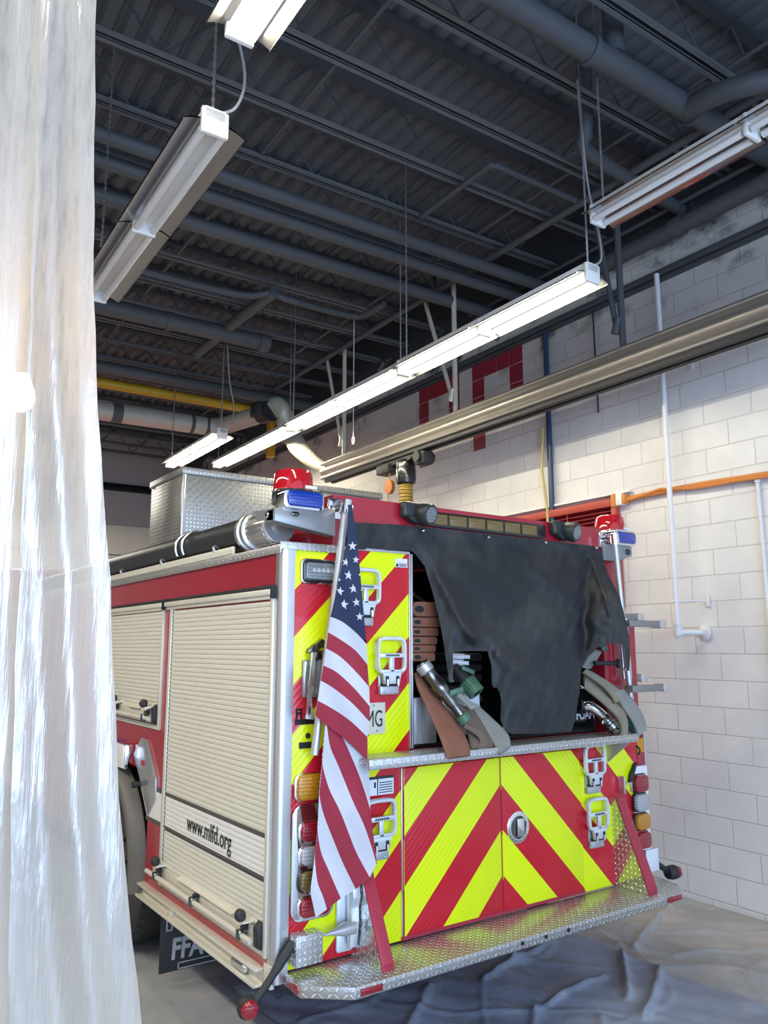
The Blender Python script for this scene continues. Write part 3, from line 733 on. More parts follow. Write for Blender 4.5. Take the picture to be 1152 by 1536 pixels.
m = MB(); m.box(.08, .205, -.010, -.005, 1.508, 1.532); m.text('FI', (.082, -.007, 1.535), (1, 0, 0), (0, 0, 1), .062, .8, .003, 'LEFT', .002); P(m, 'maker_badge', BLACK_G)
m = MB(); m.box(.103, .20, -.009, -.005, 1.405, 1.432); m.lathe((.148, -.006, 1.458), (0, -1, 0), [(.013, 0), (.013, .002)], 14); P(m, 'maker_badge', INK)
# ---- tool bracket with lever beside the flag
m = MB(); m.box(.108, .19, -.024, -.006, 1.625, 1.79, .006); m.box(.185, .225, -.03, -.006, 1.60, 1.83, .006); tb = P(m, 'tool_bracket', BRACKET)
m = MB(); m.prism([(.112, -.03, 1.785), (.150, -.03, 1.785), (.150, -.03, 1.765), (.124, -.03, 1.762), (.124, -.03, 1.64), (.112, -.03, 1.64)], (0, .014, 0), .002); m.box(.155, .182, -.030, -.02, 1.640, 1.676, .003); m.build('clip_plate', ALU, tb)
m = MB(); m.prism([(.122, -.04, 1.822), (.132, -.04, 1.842), (.160, -.04, 1.856), (.176, -.04, 1.868), (.196, -.04, 1.886), (.222, -.04, 1.870), (.214, -.04, 1.842), (.196, -.04, 1.852), (.178, -.04, 1.832), (.160, -.04, 1.835), (.140, -.04, 1.820)], (0, .026, 0), .003); m.box(.165, .205, -.034, -.01, 1.79, 1.832, .006); m.build('hook', CHROME_D, tb)
m = MB(); m.prism([(.130, -.060, 1.826), (.147, -.060, 1.826), (.149, -.060, 1.791), (.146, -.060, 1.712), (.133, -.060, 1.682), (.130, -.060, 1.635), (.138, -.060, 1.58), (.151, -.060, 1.531), (.104, -.060, 1.537), (.114, -.060, 1.585), (.120, -.060, 1.635), (.117, -.060, 1.682), (.127, -.060, 1.716), (.129, -.060, 1.791)], (0, .010, 0), .002); m.build('lever', ALU, tb)
m = MB(); m.box(.122, .129, -.0615, -.055, 1.556, 1.588, .001); m.build('lever_slot', DARK, tb)
# ---- lights up the kerb-side edge
def tail_lens(name, x0, x1, z0, z1, lm, rim=CHROME, y=-.012, par=None):
    m = MB(); m.rbox(x0-.010, x1+.010, y-.012, y+.006, z0-.006, z1+.006, .034, .006); r = P(m, name, rim, parent=par)
    m = MB(); m.rbox(x0, x1, y-.032, y-.006, z0, z1, .030, .010); m.build('lens', lm, r); return r
tail_lens('amber_light', .085, .255, 1.187, 1.297, L_AMB)
m = MB(); m.rbox(.068, .285, -.024, -.004, .690, 1.172, .05, .008); lf = P(m, 'light_housing', CHROME)
for z0, z1, lm, rm in ((1.013, 1.10, L_RED, CHROME), (.915, 1.0, L_CLR, CHROME), (.808, .90, L_AMBD, BLACK_G), (.705, .792, L_RED, CHROME)): tail_lens('tail_light', .105, .255, z0+.004, z1-.004, lm, rm, -.018, T)
# right side column
m = MB(); m.box(2.385, 2.52, -.016, .03, .655, 1.14, .01); P(m, 'light_housing', WHITE)
for z0, z1, lm, rm in ((.992, 1.092, L_RED, BLACK_G), (.884, .982, L_CLR, BLACK_G), (.778, .87, L_AMB, BLACK_G), (.672, .765, L_RED, RED_EDGE)): tail_lens('tail_light', 2.372, 2.492, z0, z1, lm, rm, -.012, T)
m = MB(); m.box(2.44, 2.505, -.008, .01, 1.215, 1.30); P(m, 'reflective_tape', ORANGE_R)
m = MB(); m.box(2.44, 2.505, -.008, .01, 1.145, 1.213); P(m, 'reflective_tape', RED_EDGE)
m = MB(); m.box(2.507, 2.525, -.01, .03, 1.13, 1.36, .003); P(m, 'corner_trim', ALU)
m = MB(); m.box(2.46, 2.575, -.02, -.012, .53, .655, .002); P(m, 'label_plate', WHITE_D)
m = MB(); m.prism([(2.39, -.03, 1.16), (2.41, -.03, 1.165), (2.36, -.03, 1.06), (2.33, -.03, 1.055), (2.345, -.03, 1.1)], (0, .02, 0), .003); m.tube(smooth_line([(2.41, -.03, 1.26), (2.43, -.035, 1.235), (2.415, -.035, 1.21)], 4), .006); P(m, 'door_strap', BLACK)
m = MB(); m.box(2.25, 2.265, -.05, -.006, 1.0, 1.10, .004); m.box(2.262, 2.31, -.03, -.006, 1.045, 1.062, .003); m.box(2.35, 2.385, -.02, -.004, 1.0, 1.09, .004); P(m, 'latch', ALU)

# ---- tailboard step
top = [(.056, 0), (.046, -.152), (.22, -.295), (2.413, -.29), (2.505, -.189), (2.545, .0)]
m = MB(); m.prism([(a, b, .453) for a, b in top], (0, 0, .047), .004); ts = P(m, 'tailboard', DIAM)
for a, b in (((.245, -.2995), (.35, -.2995)), ((2.27, -.2948), (2.39, -.2943))):
    m = MB(); m.box(a[0], b[0], a[1]-.002, a[1]+.006, .463, .489, .001); m.build('reflector', L_RED, ts)
d = Vector((.046-.056, -.152, 0)).normalized()
m = MB(); m.obox((.047, -.085, .477), d*.055, Vector((d.y, -d.x, 0))*.004, (0, 0, .013), .001); m.build('reflector', L_RED, ts)
for u, v in ((784, 1415), (819, 1405), (853, 1395)):
    c = at(u, v, 1, -.294); m = MB(); m.lathe(c, (0, -1, 0), [(.0095, 0), (.0095, .003)], 14); m.build('bolt_hole', DARK, ts)
# gussets standing on the tailboard
def gusset(x0, x1, zt):
    m = MB(); m.prism([(x0, .0, .50), (x0, -.235, .50), (x0, -.225, .53), (x0, -.035, zt), (x0, 0, zt)], (x1-x0-.004, 0, 0)); g = P(m, 'gusset', DIAM_MIRROR)
    m = MB(); m.prism([(x0-.002, -.240, .50), (x0-.002, -.229, .53), (x0-.002, -.038, zt+.004), (x0-.002, -.046, zt+.004), (x0-.002, -.240, .53)], (x1-x0+.004, 0, 0), .001); m.build('edge_strip', RED_EDGE, g)
gusset(2.180, 2.250, .985); gusset(.392, .448, .93)
# folded step beside the kerb gusset
m = MB(); m.prism([(.385, -.03, .84), (.385, -.075, .83), (.385, -.085, .76), (.385, -.06, .72), (.385, -.075, .66), (.385, -.055, .55), (.385, -.03, .55), (.385, -.04, .64), (.385, -.025, .7)], (-.04, 0, 0), .006); m.box(.30, .385, -.022, -.006, .53, .85, .012); fs = P(m, 'folding_step', STEP_M)
m = MB(); m.lathe((.36, -.06, .64), (-1, -.1, 0), [(.03, 0), (.028, .05), (.01, .12), (.004, .16)], 14); m.build('foot_peg', ALU_DULL, fs)
# corner boxes with rubber marker arms
m = MB(); m.box(.068, .198, -.075, -.004, .535, .655, .003); P(m, 'corner_box', DIAM)
m = MB(); m.tube(smooth_line([(.075, -.04, .625), (.02, -.045, .57), (-.06, -.05, .485), (-.125, -.055, .43)], 4), [.020]*6+[.016]*7, 12); ma = P(m, 'marker_arm', BLACK)
m = MB(); m.lathe((-.125, -.028, .425), (-.18, -1, .0), [(.030, -.012), (.043, -.005), (.046, .02), (.040, .035)], 20); m.build('lamp_boot', BLACK, ma)
m = MB(); m.lathe((-.132, -.06, .425), (-.18, -1, 0), [(.036, 0), (.036, .012), (.026, .022), (.0, .026)], 20); m.build('lens', L_RED, ma)
m = MB(); m.tube(smooth_line([(2.52, .0, .585), (2.58, .0, .56), (2.66, .0, .515), (2.71, .0, .495)], 4), [.018]*13, 12); ma = P(m, 'marker_arm', BLACK)
m = MB(); m.lathe((2.70, -.01, .495), (1, -.2, 0), [(.035, -.03), (.042, 0), (.040, .03)], 20); m.build('lamp_boot', BLACK, ma)
m = MB(); m.lathe((2.735, -.017, .493), (1, -.2, 0), [(.036, 0), (.034, .02), (.02, .03), (0, .033)], 20); m.build('lens', L_RED, ma)
m = MB(); m.tube([(.045+.035*math.cos(a), .02, .455+.055*math.sin(a)) for a in [PI+PI*k/12 for k in range(13)]], .004, 6); P(m, 'drain_loop', BLACK)

# ---- rear shelf under the hose bed
m = MB(); m.box(.345, 2.205, -.20, .0, 1.335, 1.356, .002); m.box(.345, 2.205, -.204, -.194, 1.315, 1.360, .003); sh = P(m, 'rear_shelf', DIAM)
m = MB(); m.prism([(2.14, -.19, 1.318), (2.38, -.0, 1.318), (2.17, -.0, 1.318), (2.12, -.02, 1.318)], (0, 0, -.008)); m.prism([(2.16, -.18, 1.318), (2.16, -.004, 1.318), (2.16, -.004, 1.18)], (.012, 0, 0)); m.build('shelf_bracket', ALU_DULL, sh)

# ---- upper rear: light bar, spotlights, brackets, beacons, hand rails
m = MB(); m.box(.80, 1.705, -.018, .002, 2.462, 2.545, .008); lb = P(m, 'light_bar', BLACK_G)
for k in range(6): m = MB(); m.box(.842+k*.133, .842+k*.133+.118, -.025, -.012, 2.474, 2.533, .006); m.build('lens', L_AMBD, lb)
for x0 in (.655, 1.74):
    m = MB(); c = Vector((x0+.09, -.02, 2.525))
    m.box(x0, x0+.155, -.05, .0, 2.49, 2.575, .018, 3); m.lathe((x0+.115, -.02, 2.525), (.25, -1, -.25), [(.045, 0), (.056, .02), (.060, .07), (.052, .085)], 20); m.prism([(x0+.02, -.06, 2.50), (x0+.05, -.06, 2.47), (x0+.12, -.05, 2.46), (x0+.15, -.05, 2.50)], (0, .05, 0), .01)
    sp = P(m, 'work_light', SPOT)
    m = MB(); m.lathe(Vector((x0+.115, -.02, 2.525))+Vector((.25, -1, -.25)).normalized()*.082, (.25, -1, -.25), [(.042, 0), (.040, .006)], 18); m.build('lens', L_GLASS, sp)
m = MB(); m.prism([(-.064, -.035, 2.462), (-.064, -.035, 2.408), (.262, -.035, 2.362), (.262, -.035, 2.492), (.02, -.035, 2.492), (-.02, -.035, 2.475)], (0, .07, 0), .003); m.prism([(-.064, -.035, 2.408), (-.064, -.035, 2.462), (-.064, .14, 2.475), (-.064, .14, 2.43)], (.006, 0, 0)); lbk = P(m, 'light_bracket', BRACKET)
m = MB(); m.box(.025, .065, -.041, -.033, 2.437, 2.457, .008); m.build('oval_slot', CHROME_D, lbk)
m = MB(); m.lathe((-.064, .02, 2.44), (-1, 0, 0), [(.016, 0), (.016, .004), (.010, .01)], 14); m.build('bolt', CHROME, lbk)
def warning_light(cx, cz, name, flip=1):
    m = MB(); m.rbox(cx-.128, cx+.085, -.056, .03, cz-.084, cz+.014, .028, .008); m.lathe((cx-.02, .06, cz-.04), (0, 0, 1), [(.10, 0), (.105, .03), (.100, .06)], 28); w = P(m, name, CHROME)
    m = MB(); m.rbox(cx-.112, cx+.072, -.068, -.04, cz-.070, cz+.002, .022, .008); m.build('lens', L_BLUE, w)
    m = MB(); m.lathe((cx-.02, .06, cz+.018), (0, 0, 1), [(.098, 0), (.098, .01), (.094, .04), (.088, .085), (.078, .098), (.05, .104), (0, .105)], 32); m.build('dome', L_DOME, w)
    m = MB(); m.box(cx-.01, cx+.05, -.042, -.038, cz+.022, cz+.036); m.build('maker_tag', WHITE_D, w)
warning_light(.105, 2.550, 'warning_light')
warning_light(2.39, 2.552, 'warning_light')
m = MB(); m.prism([(2.19, -.03, 2.47), (2.46, -.03, 2.47), (2.46, -.03, 2.41), (2.30, -.03, 2.37), (2.19, -.03, 2.37)], (0, .02, 0), .003); lbk = P(m, 'light_bracket', BRACKET)
m = MB(); m.lathe((2.42, -.03, 2.435), (0, -1, 0), [(.020, 0), (.020, .005), (.012, .012)], 16); m.build('bolt', SPOT, lbk)
for (a, b, nm) in (((.290, -.085, 2.50), (.136, -.085, 1.385), 0), ((2.235, -.08, 2.50), (2.325, -.08, 1.36), 1)):
    a, b = Vector(a), Vector(b); m = MB(); m.tube([a, a.lerp(b, .5), b], .018, 14); hr = P(m, 'grab_rail', ALU_DULL)
    for e, s in (((a, .03), (b, -.03)) if nm else ((a, .03),)):
        m = MB(); dd = (a-b).normalized(); m.cyl(e-dd*.035, e+dd*.03, .027, n=16); m.tube([e, (e.x, .0, e.z)], .018, 10); m.box(e.x-.05, e.x+.02, -.008, .004, e.z-.05, e.z+.05, .004); m.build('rail_mount', CHROME, hr)
# offside red panel behind the rail and ladder arms
m = MB(); m.box(2.21, 2.40, .01, 2.4, 1.36, 2.37, .004); up = P(m, 'side_wall', RED)
m = MB(); m.box(2.33, 2.40, .004, .009, 1.95, 2.06); m.build('blue_mark', BLUE_D, up)
def arm(z, k):
    m = MB()
    for yy, x1, dz in ((.05, 2.60, 0), (-.14, 2.56, -.05)): m.box(2.22, x1, yy-.03, yy+.03, z+dz-.019, z+dz+.019, .003)
    a = P(m, 'ladder_arm', simple('worn_steel', (.30, .29, .28), .4, .8))
    for yy, x1, dz in ((.05, 2.60, 0), (-.14, 2.56, -.05)):
        m = MB(); m.box(x1-.05, x1+.012, yy-.033, yy+.033, z+dz-.023, z+dz+.023, .003); m.build('end_cap', ALU, a)
arm(2.035, 0); arm(1.655, 1)
m = MB(); m.tube([(2.33, -.05, 2.02), (2.345, -.05, 1.66)], .018, 12); m.tube([(2.28, -.05, 2.02), (2.30, -.05, 1.66)], .013, 12); P(m, 'ladder_rack_post', ALU)

# ---- kerb side: deck edge, shutters, rails, fender, wheel
m = MB(); m.box(-.014, .275, -.016, 6.2, 2.288, 2.306, .003); m.box(-.016, -.006, -.016, 6.2, 2.268, 2.308, .003); m.box(-.014, .30, -.018, -.008, 2.285, 2.322, .003); P(m, 'deck_plate', DIAM)
def shutter(y0, y1, z0, z1, bands):
    pitch = .0245; m = MB(); rows = []
    n = int((z1-z0)/pitch)
    for i in range(n):
        za = z0+i*pitch
        for f, dx in ((0, .007), (.08, .0015), (.25, 0), (.75, 0), (.92, .0015)): rows.append((za+f*pitch, dx))
    rows.append((z0+n*pitch, .007))
    g = [[m.bm.verts.new((-.010+dx, y, z)) for y in (y0, y1)] for z, dx in rows]
    for a, b in zip(g, g[1:]):
        zc = (a[0].co.z+b[0].co.z)/2; m.mi = 0
        if bands:
            if .872 < zc < 1.027: m.mi = 1
            elif .850 < zc < 1.048: m.mi = 2
        m.face([a[0], a[1], b[1], b[0]])
    m.mi = 0
    return P(m, 'roller_shutter', [CREAM, CREAM_W, CREAM_D], angle=25)
def shutter_frame(y0, y1, z0, z1):
    m = MB(); m.box(-.017, .006, y0-.026, y0, z0-.03, z1+.04, .003); m.box(-.017, .006, y1, y1+.035, z0-.03, z1+.04, .003); m.box(-.012, .006, y0-.02, y1+.03, z0-.03, z0-.005, .003)
    fr = P(m, 'shutter_frame', CREAM_P)
    m = MB(); m.box(-.034, .0, y0-.02, y1+.09, z1+.006, z1+.032, .004); m.box(-.022, .0, y0-.02, y1+.09, z1-.012, z1+.008, .003); m.build('drip_rail', CREAM_P, fr)
    m = MB(); m.box(-.020, .0, y0-.028, y1+.10, z1+.032, z1+.052, .002); m.box(-.03, .0, y0-.036, y0-.02, z1-.01, z1+.05, .003); m.box(-.03, .0, y1+.085, y1+.10, z1-.01, z1+.05, .003); m.build('rail_seal', DARK, fr)
    m = MB(); m.box(-.010, .002, y1-.014, y1, z0, z1); m.build('track', ALU_DULL, fr)
    return fr
s1 = shutter(.068, 1.307, .585, 2.075, True); shutter_frame(.068, 1.307, .585, 2.075)
s2 = shutter(1.475, 2.70, 1.40, 2.075, False); shutter_frame(1.475, 2.70, 1.40, 2.075)
m = MB(); m.text('www.mlfd.org', (-.0115, .967, .908), (0, -1, 0), (0, 0, 1), .118, .92, .0008, 'LEFT', .0006)
xs = [v.co.y for v in m.bm.verts]; k = .55/(max(xs)-min(xs))
for v in m.bm.verts: v.co.y = .967+(v.co.y-.967)*k
m.build('door_lettering', INK, s1)
def latch_bar(y0, y1, z, sh, ys):
    m = MB(); m.box(-.018, -.002, y0+.06, y1-.02, z-.02, z+.05, .004); m.build('bottom_rail', CREAM_P, sh)
    m = MB(); m.prism([(-.004, y0+.28, z+.052), (-.034, y0+.28, z+.046), (-.034, y0+.28, z+.050), (-.004, y0+.28, z+.060)], (0, y1-y0-.70, 0)); m.build('ledge', CREAM_P, sh)
    m = MB(); m.tube([(-.045, y0+.05, z), (-.045, y1-.0, z)], .0125, 12); lb_ = m.build('lift_bar', CREAM_P, sh)
    for y in ys:
        m = MB(); m.box(-.062, -.02, y-.018, y+.018, z-.018, z+.024, .006); m.build('clamp', CHROME_D, lb_)
        m = MB(); m.prism([(-.012, y-.022, z+.02), (-.05, y-.022, z+.028), (-.05, y-.022, z+.04), (-.012, y-.022, z+.05)], (0, .02, 0), .003); m.build('pivot', BLACK, lb_)
    for y in (ys[0], ys[-1]):
        m = MB(); m.lathe((-.055, y-.01, z+.085), (.3, 1, 0), [(.012, -.03), (.024, -.02), (.026, .0), (.02, .025), (.008, .035)], 14); m.build('latch_knob', BLACK, lb_)
        m = MB(); m.prism([(-.004, y-.07, z+.065), (-.06, y-.05, z+.058), (-.06, y-.01, z+.06), (-.004, y+.01, z+.07)], (0, 0, .006)); m.build('catch_plate', CREAM_P, lb_)
    m = MB(); m.prism([(-.012, y0-.0, z-.03), (-.035, y0-.0, z-.02), (-.04, y0, z+.06), (-.012, y0, z+.085)], (0, .045, 0), .004); m.build('end_guard', BLACK, lb_)
latch_bar(.07, 1.45, .608, s1, (.22, .77, 1.30)); latch_bar(1.48, 2.4, 1.43, s2, (1.62, 2.22))
m = MB(); m.box(-.005, .001, .022, .042, .874, 1.026); P(m, 'reflective_band', CREAM_W)
m = MB(); m.box(-.005, .001, 1.345, 1.46, .874, 1.026); m.prism([(-.005, 1.46, .874), (-.005, 1.60, .874), (-.005, 1.74, 1.026), (-.005, 1.46, 1.026)], (.006, 0, 0)); P(m, 'reflective_band', CREAM_W)
m = MB()
for a, b in ((.852, .872), (1.028, 1.048)): m.box(-.005, .001, .022, .042, a, b); m.box(-.005, .001, 1.345, 1.62, a, b)
P(m, 'pinstripe', CREAM_D)
m = MB(); m.box(-.045, .0, .068, 1.60, .500, .512, .002); m.box(-.012, .0, .068, 1.60, .445, .505); m.box(-.05, .0, .068, 1.60, .440, .450, .002); m.box(-.052, -.046, .068, 1.60, .44, .456, .001); m.box(-.010, .01, .0, .066, .446, .535, .003); m.box(-.03, .0, 1.08, 1.14, .45, .505, .002); rr_ = P(m, 'rub_rail', CREAM_P)
m = MB(); m.box(-.042, -.012, .19, .33, .455, .492, .012, 3); mk = m.build('marker_light', CHROME, rr_)
# fender, wheel, mud flap
wy, wz = 2.22, .50
m = MB(); rows = []
for k in range(33):
    a = PI*1.03-(PI*1.06)*k/32; c, s_ = -math.cos(a), math.sin(a)
    rows.append([(x_, wy+c*r_*-1, wz+s_*r_) for x_, r_ in ((.01, .625), (-.03, .618), (-.07, .60), (-.085, .575), (-.08, .555), (-.02, .55), (.01, .55), (.01, .625))])
m.grid(rows); P(m, 'fender_flare', GREY_R, angle=60)
m = MB(); rows = []
for k in range(25):
    a = PI*k/24; rows.append([(x_, wy+.60*math.cos(a), wz+.60*math.sin(a)) for x_ in (.0, .65)])
m.grid(rows); m.box(.62, .66, 1.6, 2.84, .5, 1.12); P(m, 'wheel_well', DARK)
def wheel(x0, yc, side=1):
    prof = [(.30, 0), (.40, .0), (.47, .012), (.505, .035), (.522, .06), (.525, .10), (.525, .18), (.522, .22), (.505, .245), (.47, .268), (.40, .28), (.30, .28)]
    m = MB(); m.lathe((x0, yc, .527), (1, 0, 0), prof, 48); w = P(m, 'wheel', TIRE)
    m = MB()
    for k in range(44):
        a = 2*PI*k/44; 
        for xx, sw in ((.035, .03), (.105, .03), (.175, .03), (.245, .03)):
            a2 = a+(.5 if int(xx*100) % 2 else 0)*2*PI/44
            c = Vector((x0+xx, yc+.522*math.cos(a2), .527+.522*math.sin(a2))); rad = Vector((0, math.cos(a2), math.sin(a2))); tan = Vector((0, -math.sin(a2), math.cos(a2)))
            m.obox(c-rad*.002, (sw*.9, 0, 0), tan*.026, rad*.006)
    m.build('tread', TIRE, w)
    m = MB(); m.lathe((x0+.02, yc, .527), (1, 0, 0), [(.29, .0), (.30, -.005), (.285, .01), (.26, .05), (.16, .06), (.13, .0), (.11, -.02), (0, -.02)], 32); rm = m.build('rim', ALU, w)
    m = MB()
    for k in range(10): a = 2*PI*k/10; m.cyl((x0+.0, yc+.21*math.cos(a), .527+.21*math.sin(a)), (x0+.08, yc+.21*math.cos(a), .527+.21*math.sin(a)), .017, n=6)
    m.build('lug_nuts', CHROME, rm)
wheel(.02, wy); wheel(2.2, wy); wheel(.02, 7.4); wheel(2.2, 7.4)
m = MB(); m.box(.03, .62, 1.385, 1.397, .07, .47, .003); mf = P(m, 'mud_flap', BLACK)
m = MB(); m.text('FFA', (.092, 1.384, .136), (1, 0, -.02), (0.06, 0, 1), .150, .78, .0008, 'LEFT', .005); m.build('flap_lettering', INK_W, mf)
m = MB(); m.box(.135, .58, 1.382, 1.386, .106, .111); m.box(.135, .58, 1.382, 1.386, .076, .081); m.box(.135, .140, 1.382, 1.386, .076, .11); m.build('flap_lettering', INK_W, mf)
m = MB(); m.box(.058, .066, 1.381, 1.386, .29, .365); m.box(.088, .096, 1.381, 1.386, .29, .365); m.box(.058, .096, 1.381, 1.386, .36, .368); m.box(.058, .096, 1.381, 1.386, .285, .293); m.build('slot_frame', ALU_DULL, mf)
# polished cover plate and side warning light
m = MB(); m.prism([(-.012, y, z) for y, z in ((1.748, 1.302), (1.653, 1.301), (1.462, 1.097), (1.455, .989), (1.572, .879), (1.65, .96), (1.707, 1.036), (1.878, 1.193))], (.012, 0, 0), .002); cp_ = P(m, 'cover_plate', simple('polished_plate', (.55, .55, .57), .25, .75))
m = MB(); m.lathe((-.012, 1.72, 1.035), (-1, 0, 0), [(.016, 0), (.016, .03), (.02, .032), (.02, .05)], 12); m.build('pull_knob', BLACK, cp_)
m = MB(); m.box(-.016, -.012, 1.66, 1.72, 1.145, 1.175); m.build('decal', RED_EDGE, cp_)
m = MB(); m.box(-.06, .0, 1.90, 2.09, 1.10, 1.25, .008); sw = P(m, 'side_light', CHROME)
m = MB(); m.box(-.066, -.055, 1.91, 2.06, 1.105, 1.245, .004); m.build('cover', CREAM_W, sw)
m = MB(); m.box(-.05, .0, 2.10, 2.26, 1.13, 1.25, .012); m.build('lens', L_BLUE, sw)
# hose tray on the deck
m = MB(); m.box(-.004, .010, .52, 5.8, 2.308, 2.352, .003); m.box(-.004, .16, .52, 5.8, 2.306, 2.314); tr_ = P(m, 'hose_tray', CREAM_P)
for y in (.75, 1.55, 2.35, 3.2):
    m = MB(); m.tube(smooth_line([(.0, y, 2.345), (-.012, y, 2.365), (.004, y+.01, 2.375), (.03, y+.02, 2.37)], 3), .008, 8); m.build('hose_clip', ALU_DULL, tr_)
for y in (1.22, 1.32):
    m = MB(); c = (.085, 2.425); m.tube([(c[0]+.092*math.cos(a), y, c[1]+.092*math.sin(a)) for a in [R(-15+k*12.5)+R(-10) for k in range(20)]], .009, 8); m.build('hose_strap', ALU, tr_)
# diamond plate roof box
m = MB(); m.box(.31, 2.0, 2.08, 2.75, 2.45, 3.05, .004); rb = P(m, 'roof_box', DIAM_BIG)
m = MB(); m.box(.295, 2.015, 2.065, 2.76, 3.05, 3.10, .006); m.build('lid', DIAM_BIG, rb)
m = MB(); m.box(.303, .325, 2.072, 2.094, 2.45, 3.05, .003); m.build('corner_angle', ALU, rb)

# ================================================================== LOOSE THINGS ON THE TRUCK
# suction hose lying in its tray
sh_ = thing('suction_hose', 'black hard suction hose with ribbed aluminium cap lying along the truck deck', 'hose', (.085, 3, 2.34))
m = MB(); m.tube([(.085, .46, 2.425), (.085, 1.5, 2.425), (.085, 3.2, 2.425), (.085, 5.6, 2.425)], .084, 28); m.build('hose', TUBE_B, sh_)
m = MB(); m.lathe((.085, .50, 2.425), (0, -1, 0), [(.087, 0), (.098, .005), (.098, .035), (.085, .04), (.085, .06), (.10, .07), (.10, .10), (.085, .105), (.088, .12), (.088, .30), (.082, .31), (.04, .315), (.038, .34), (0, .34)], 32); cp2 = m.build('cap', ALU, sh_)
m = MB()
for k in range(22):
    a = 2*PI*k/22; m.obox((.085+.088*math.cos(a), .29, 2.425+.088*math.sin(a)), (.004*math.cos(a), 0, .004*math.sin(a)), (0, .085, 0), (-.006*math.sin(a), 0, .006*math.cos(a)))
m.build('grip_rib', ALU, cp2)
m = MB(); m.lathe((.085, .185, 2.425), (0, -1, 0), [(.078, 0), (.078, .004)], 28); m.build('end_disc', BRACKET, cp2)

# flag
def zz5(x, y): return (420+x*.19531, 800+y*.19531)
def z6b(x, y): return (420+x*.19531, 1120+y*.19531)
fl = MB()
def fold(u, v, lower):
    if lower: return -.125 + .018*math.sin((u*.9-v*.36)*.085) + .006*math.sin(v*.05)
    return -.150 + .016*math.sin((u*.9-v*.33)*.11+.6) + .007*math.sin(v*.04)
def band(L, Rr, mi, lower, n=26, k=8):
    fl.mi = mi
    L = resample(smooth_line([(a, b, 0) for a, b in L], 4), n); Rr = resample(smooth_line([(a, b, 0) for a, b in Rr], 4), n); rows = []
    for a, b in zip(L, Rr):
        row = []
        for j in range(k+1):
            p = a.lerp(b, j/k); y = fold(p.x, p.y, lower); row.append(at(p.x, p.y, 1, y))
        rows.append(row)
    fl.grid(rows)
E_ = [[zz5(*p) for p in q] for q in (
    [(388, 640), (480, 680), (580, 760), (665, 850)], [(370, 760), (470, 820), (580, 900), (672, 1010)],
    [(355, 885), (460, 945), (580, 1060), (685, 1180)], [(335, 1015), (440, 1070), (570, 1190), (690, 1330)],
    [(312, 1130), (420, 1195), (560, 1310), (690, 1450)], [(290, 1285), (400, 1345), (540, 1440), (672, 1565)],
    [(272, 1400), (350, 1470), (507, 1585), (672, 1745)])]
canL = [(522, 757), (520.6, 810), (508, 874), (496, 925)]; canR = [(528, 757), (537, 820), (543, 890), (550, 966)]
fl.mi = 2
cl = resample([(a, b, 0) for a, b in canL], 26); cr = resample([(a, b, 0) for a, b in canR], 26); bot = resample(smooth_line([(a, b, 0) for a, b in E_[0]], 4), 9); rows = []
for i in range(26):
    row = []
    for j in range(9):
        p = cl[i].lerp(cr[i], j/8); t = max(0, (i-13)/12); tgt = bot[j]
        base = cl[25].lerp(cr[25], j/8); p = p+(tgt-base)*t*t
        row.append(at(p.x, p.y, 1, fold(p.x, p.y, False)))
    rows.append(row)
fl.grid(rows)
for i in range(6): band(E_[i], E_[i+1], 1 if i % 2 == 0 else 0, False)
Lw = {k: [z6b(*p) for p in v] for k, v in dict(
    w1l=[(346, -165), (330, 0), (325, 130), (380, 330), (455, 480), (530, 670), (590, 820), (690, 1005)],
    w1r=[(360, -170), (385, 0), (450, 150), (560, 420), (640, 590), (700, 760), (740, 900)],
    rbr=[(470, -90), (515, 0), (600, 200), (650, 340), (692, 480), (720, 700), (745, 905)],
    w2l=[(470, -90), (515, 0), (600, 200), (650, 340), (692, 480)],
    w2r=[(650, -90), (668, 20), (680, 140), (688, 300), (693, 482)],
    rcl=[(325, 130), (308, 250), (303, 370), (335, 520), (400, 690), (460, 840), (500, 930), (582, 1095)],
    w3l=[(303, 370), (295, 500), (289, 640), (315, 810), (370, 940), (430, 1080), (468, 1165)],
    rdl=[(289, 640), (272, 780), (268, 860), (288, 1040), (330, 1150), (360, 1250)],
    w4l=[(268, 860), (250, 980), (235, 1110), (255, 1220), (275, 1312)]).items()}
band(Lw['w2l'], Lw['w2r'], 1, True); band(Lw['w1r'], Lw['rbr'], 0, True); band(Lw['w1l'], Lw['w1r'], 1, True)
band(Lw['rcl'], Lw['w1l'], 0, True); band(Lw['w3l'], Lw['rcl'], 1, True); band(Lw['rdl'], Lw['w3l'], 0, True); band(Lw['w4l'], Lw['rdl'], 1, True)
fl.mi = 1
for sx, sy, r_, rot in ((557, 98, 38, 0), (505, 222, 33, .2), (583, 203, 30, .1), (527, 322, 40, .1), (460, 445, 38, .2), (563, 425, 38, -.1), (490, 547, 42, .1), (587, 530, 35, -.1), (612, 640, 34, 0), (612, 318, 12, .0), (628, 432, 10, 0), (456, 357, 14, 0)):
    u, v = zz5(sx, sy); vs = []
    for k in range(10):
        a = -PI/2+rot+k*PI/5; q = r_*.19531*(1 if k % 2 == 0 else .40)
        vs.append(fl.bm.verts.new(at(u+q*math.cos(a)*.92, v+q*math.sin(a), 1, fold(u, v, False)-.004)))
    c = fl.bm.verts.new(at(u, v, 1, fold(u, v, False)-.004))
    for k in range(10): fl.face([c, vs[k], vs[(k+1) % 10]])
FL = thing('flag', 'draped stars and stripes flag hanging over the rear chevron panel', 'flag', (.35, -.14, .7))
bmesh.ops.remove_doubles(fl.bm, verts=fl.bm.verts, dist=.0004)
fl.build('cloth', [F_RED, F_WHITE, F_BLUE], FL, angle=60)
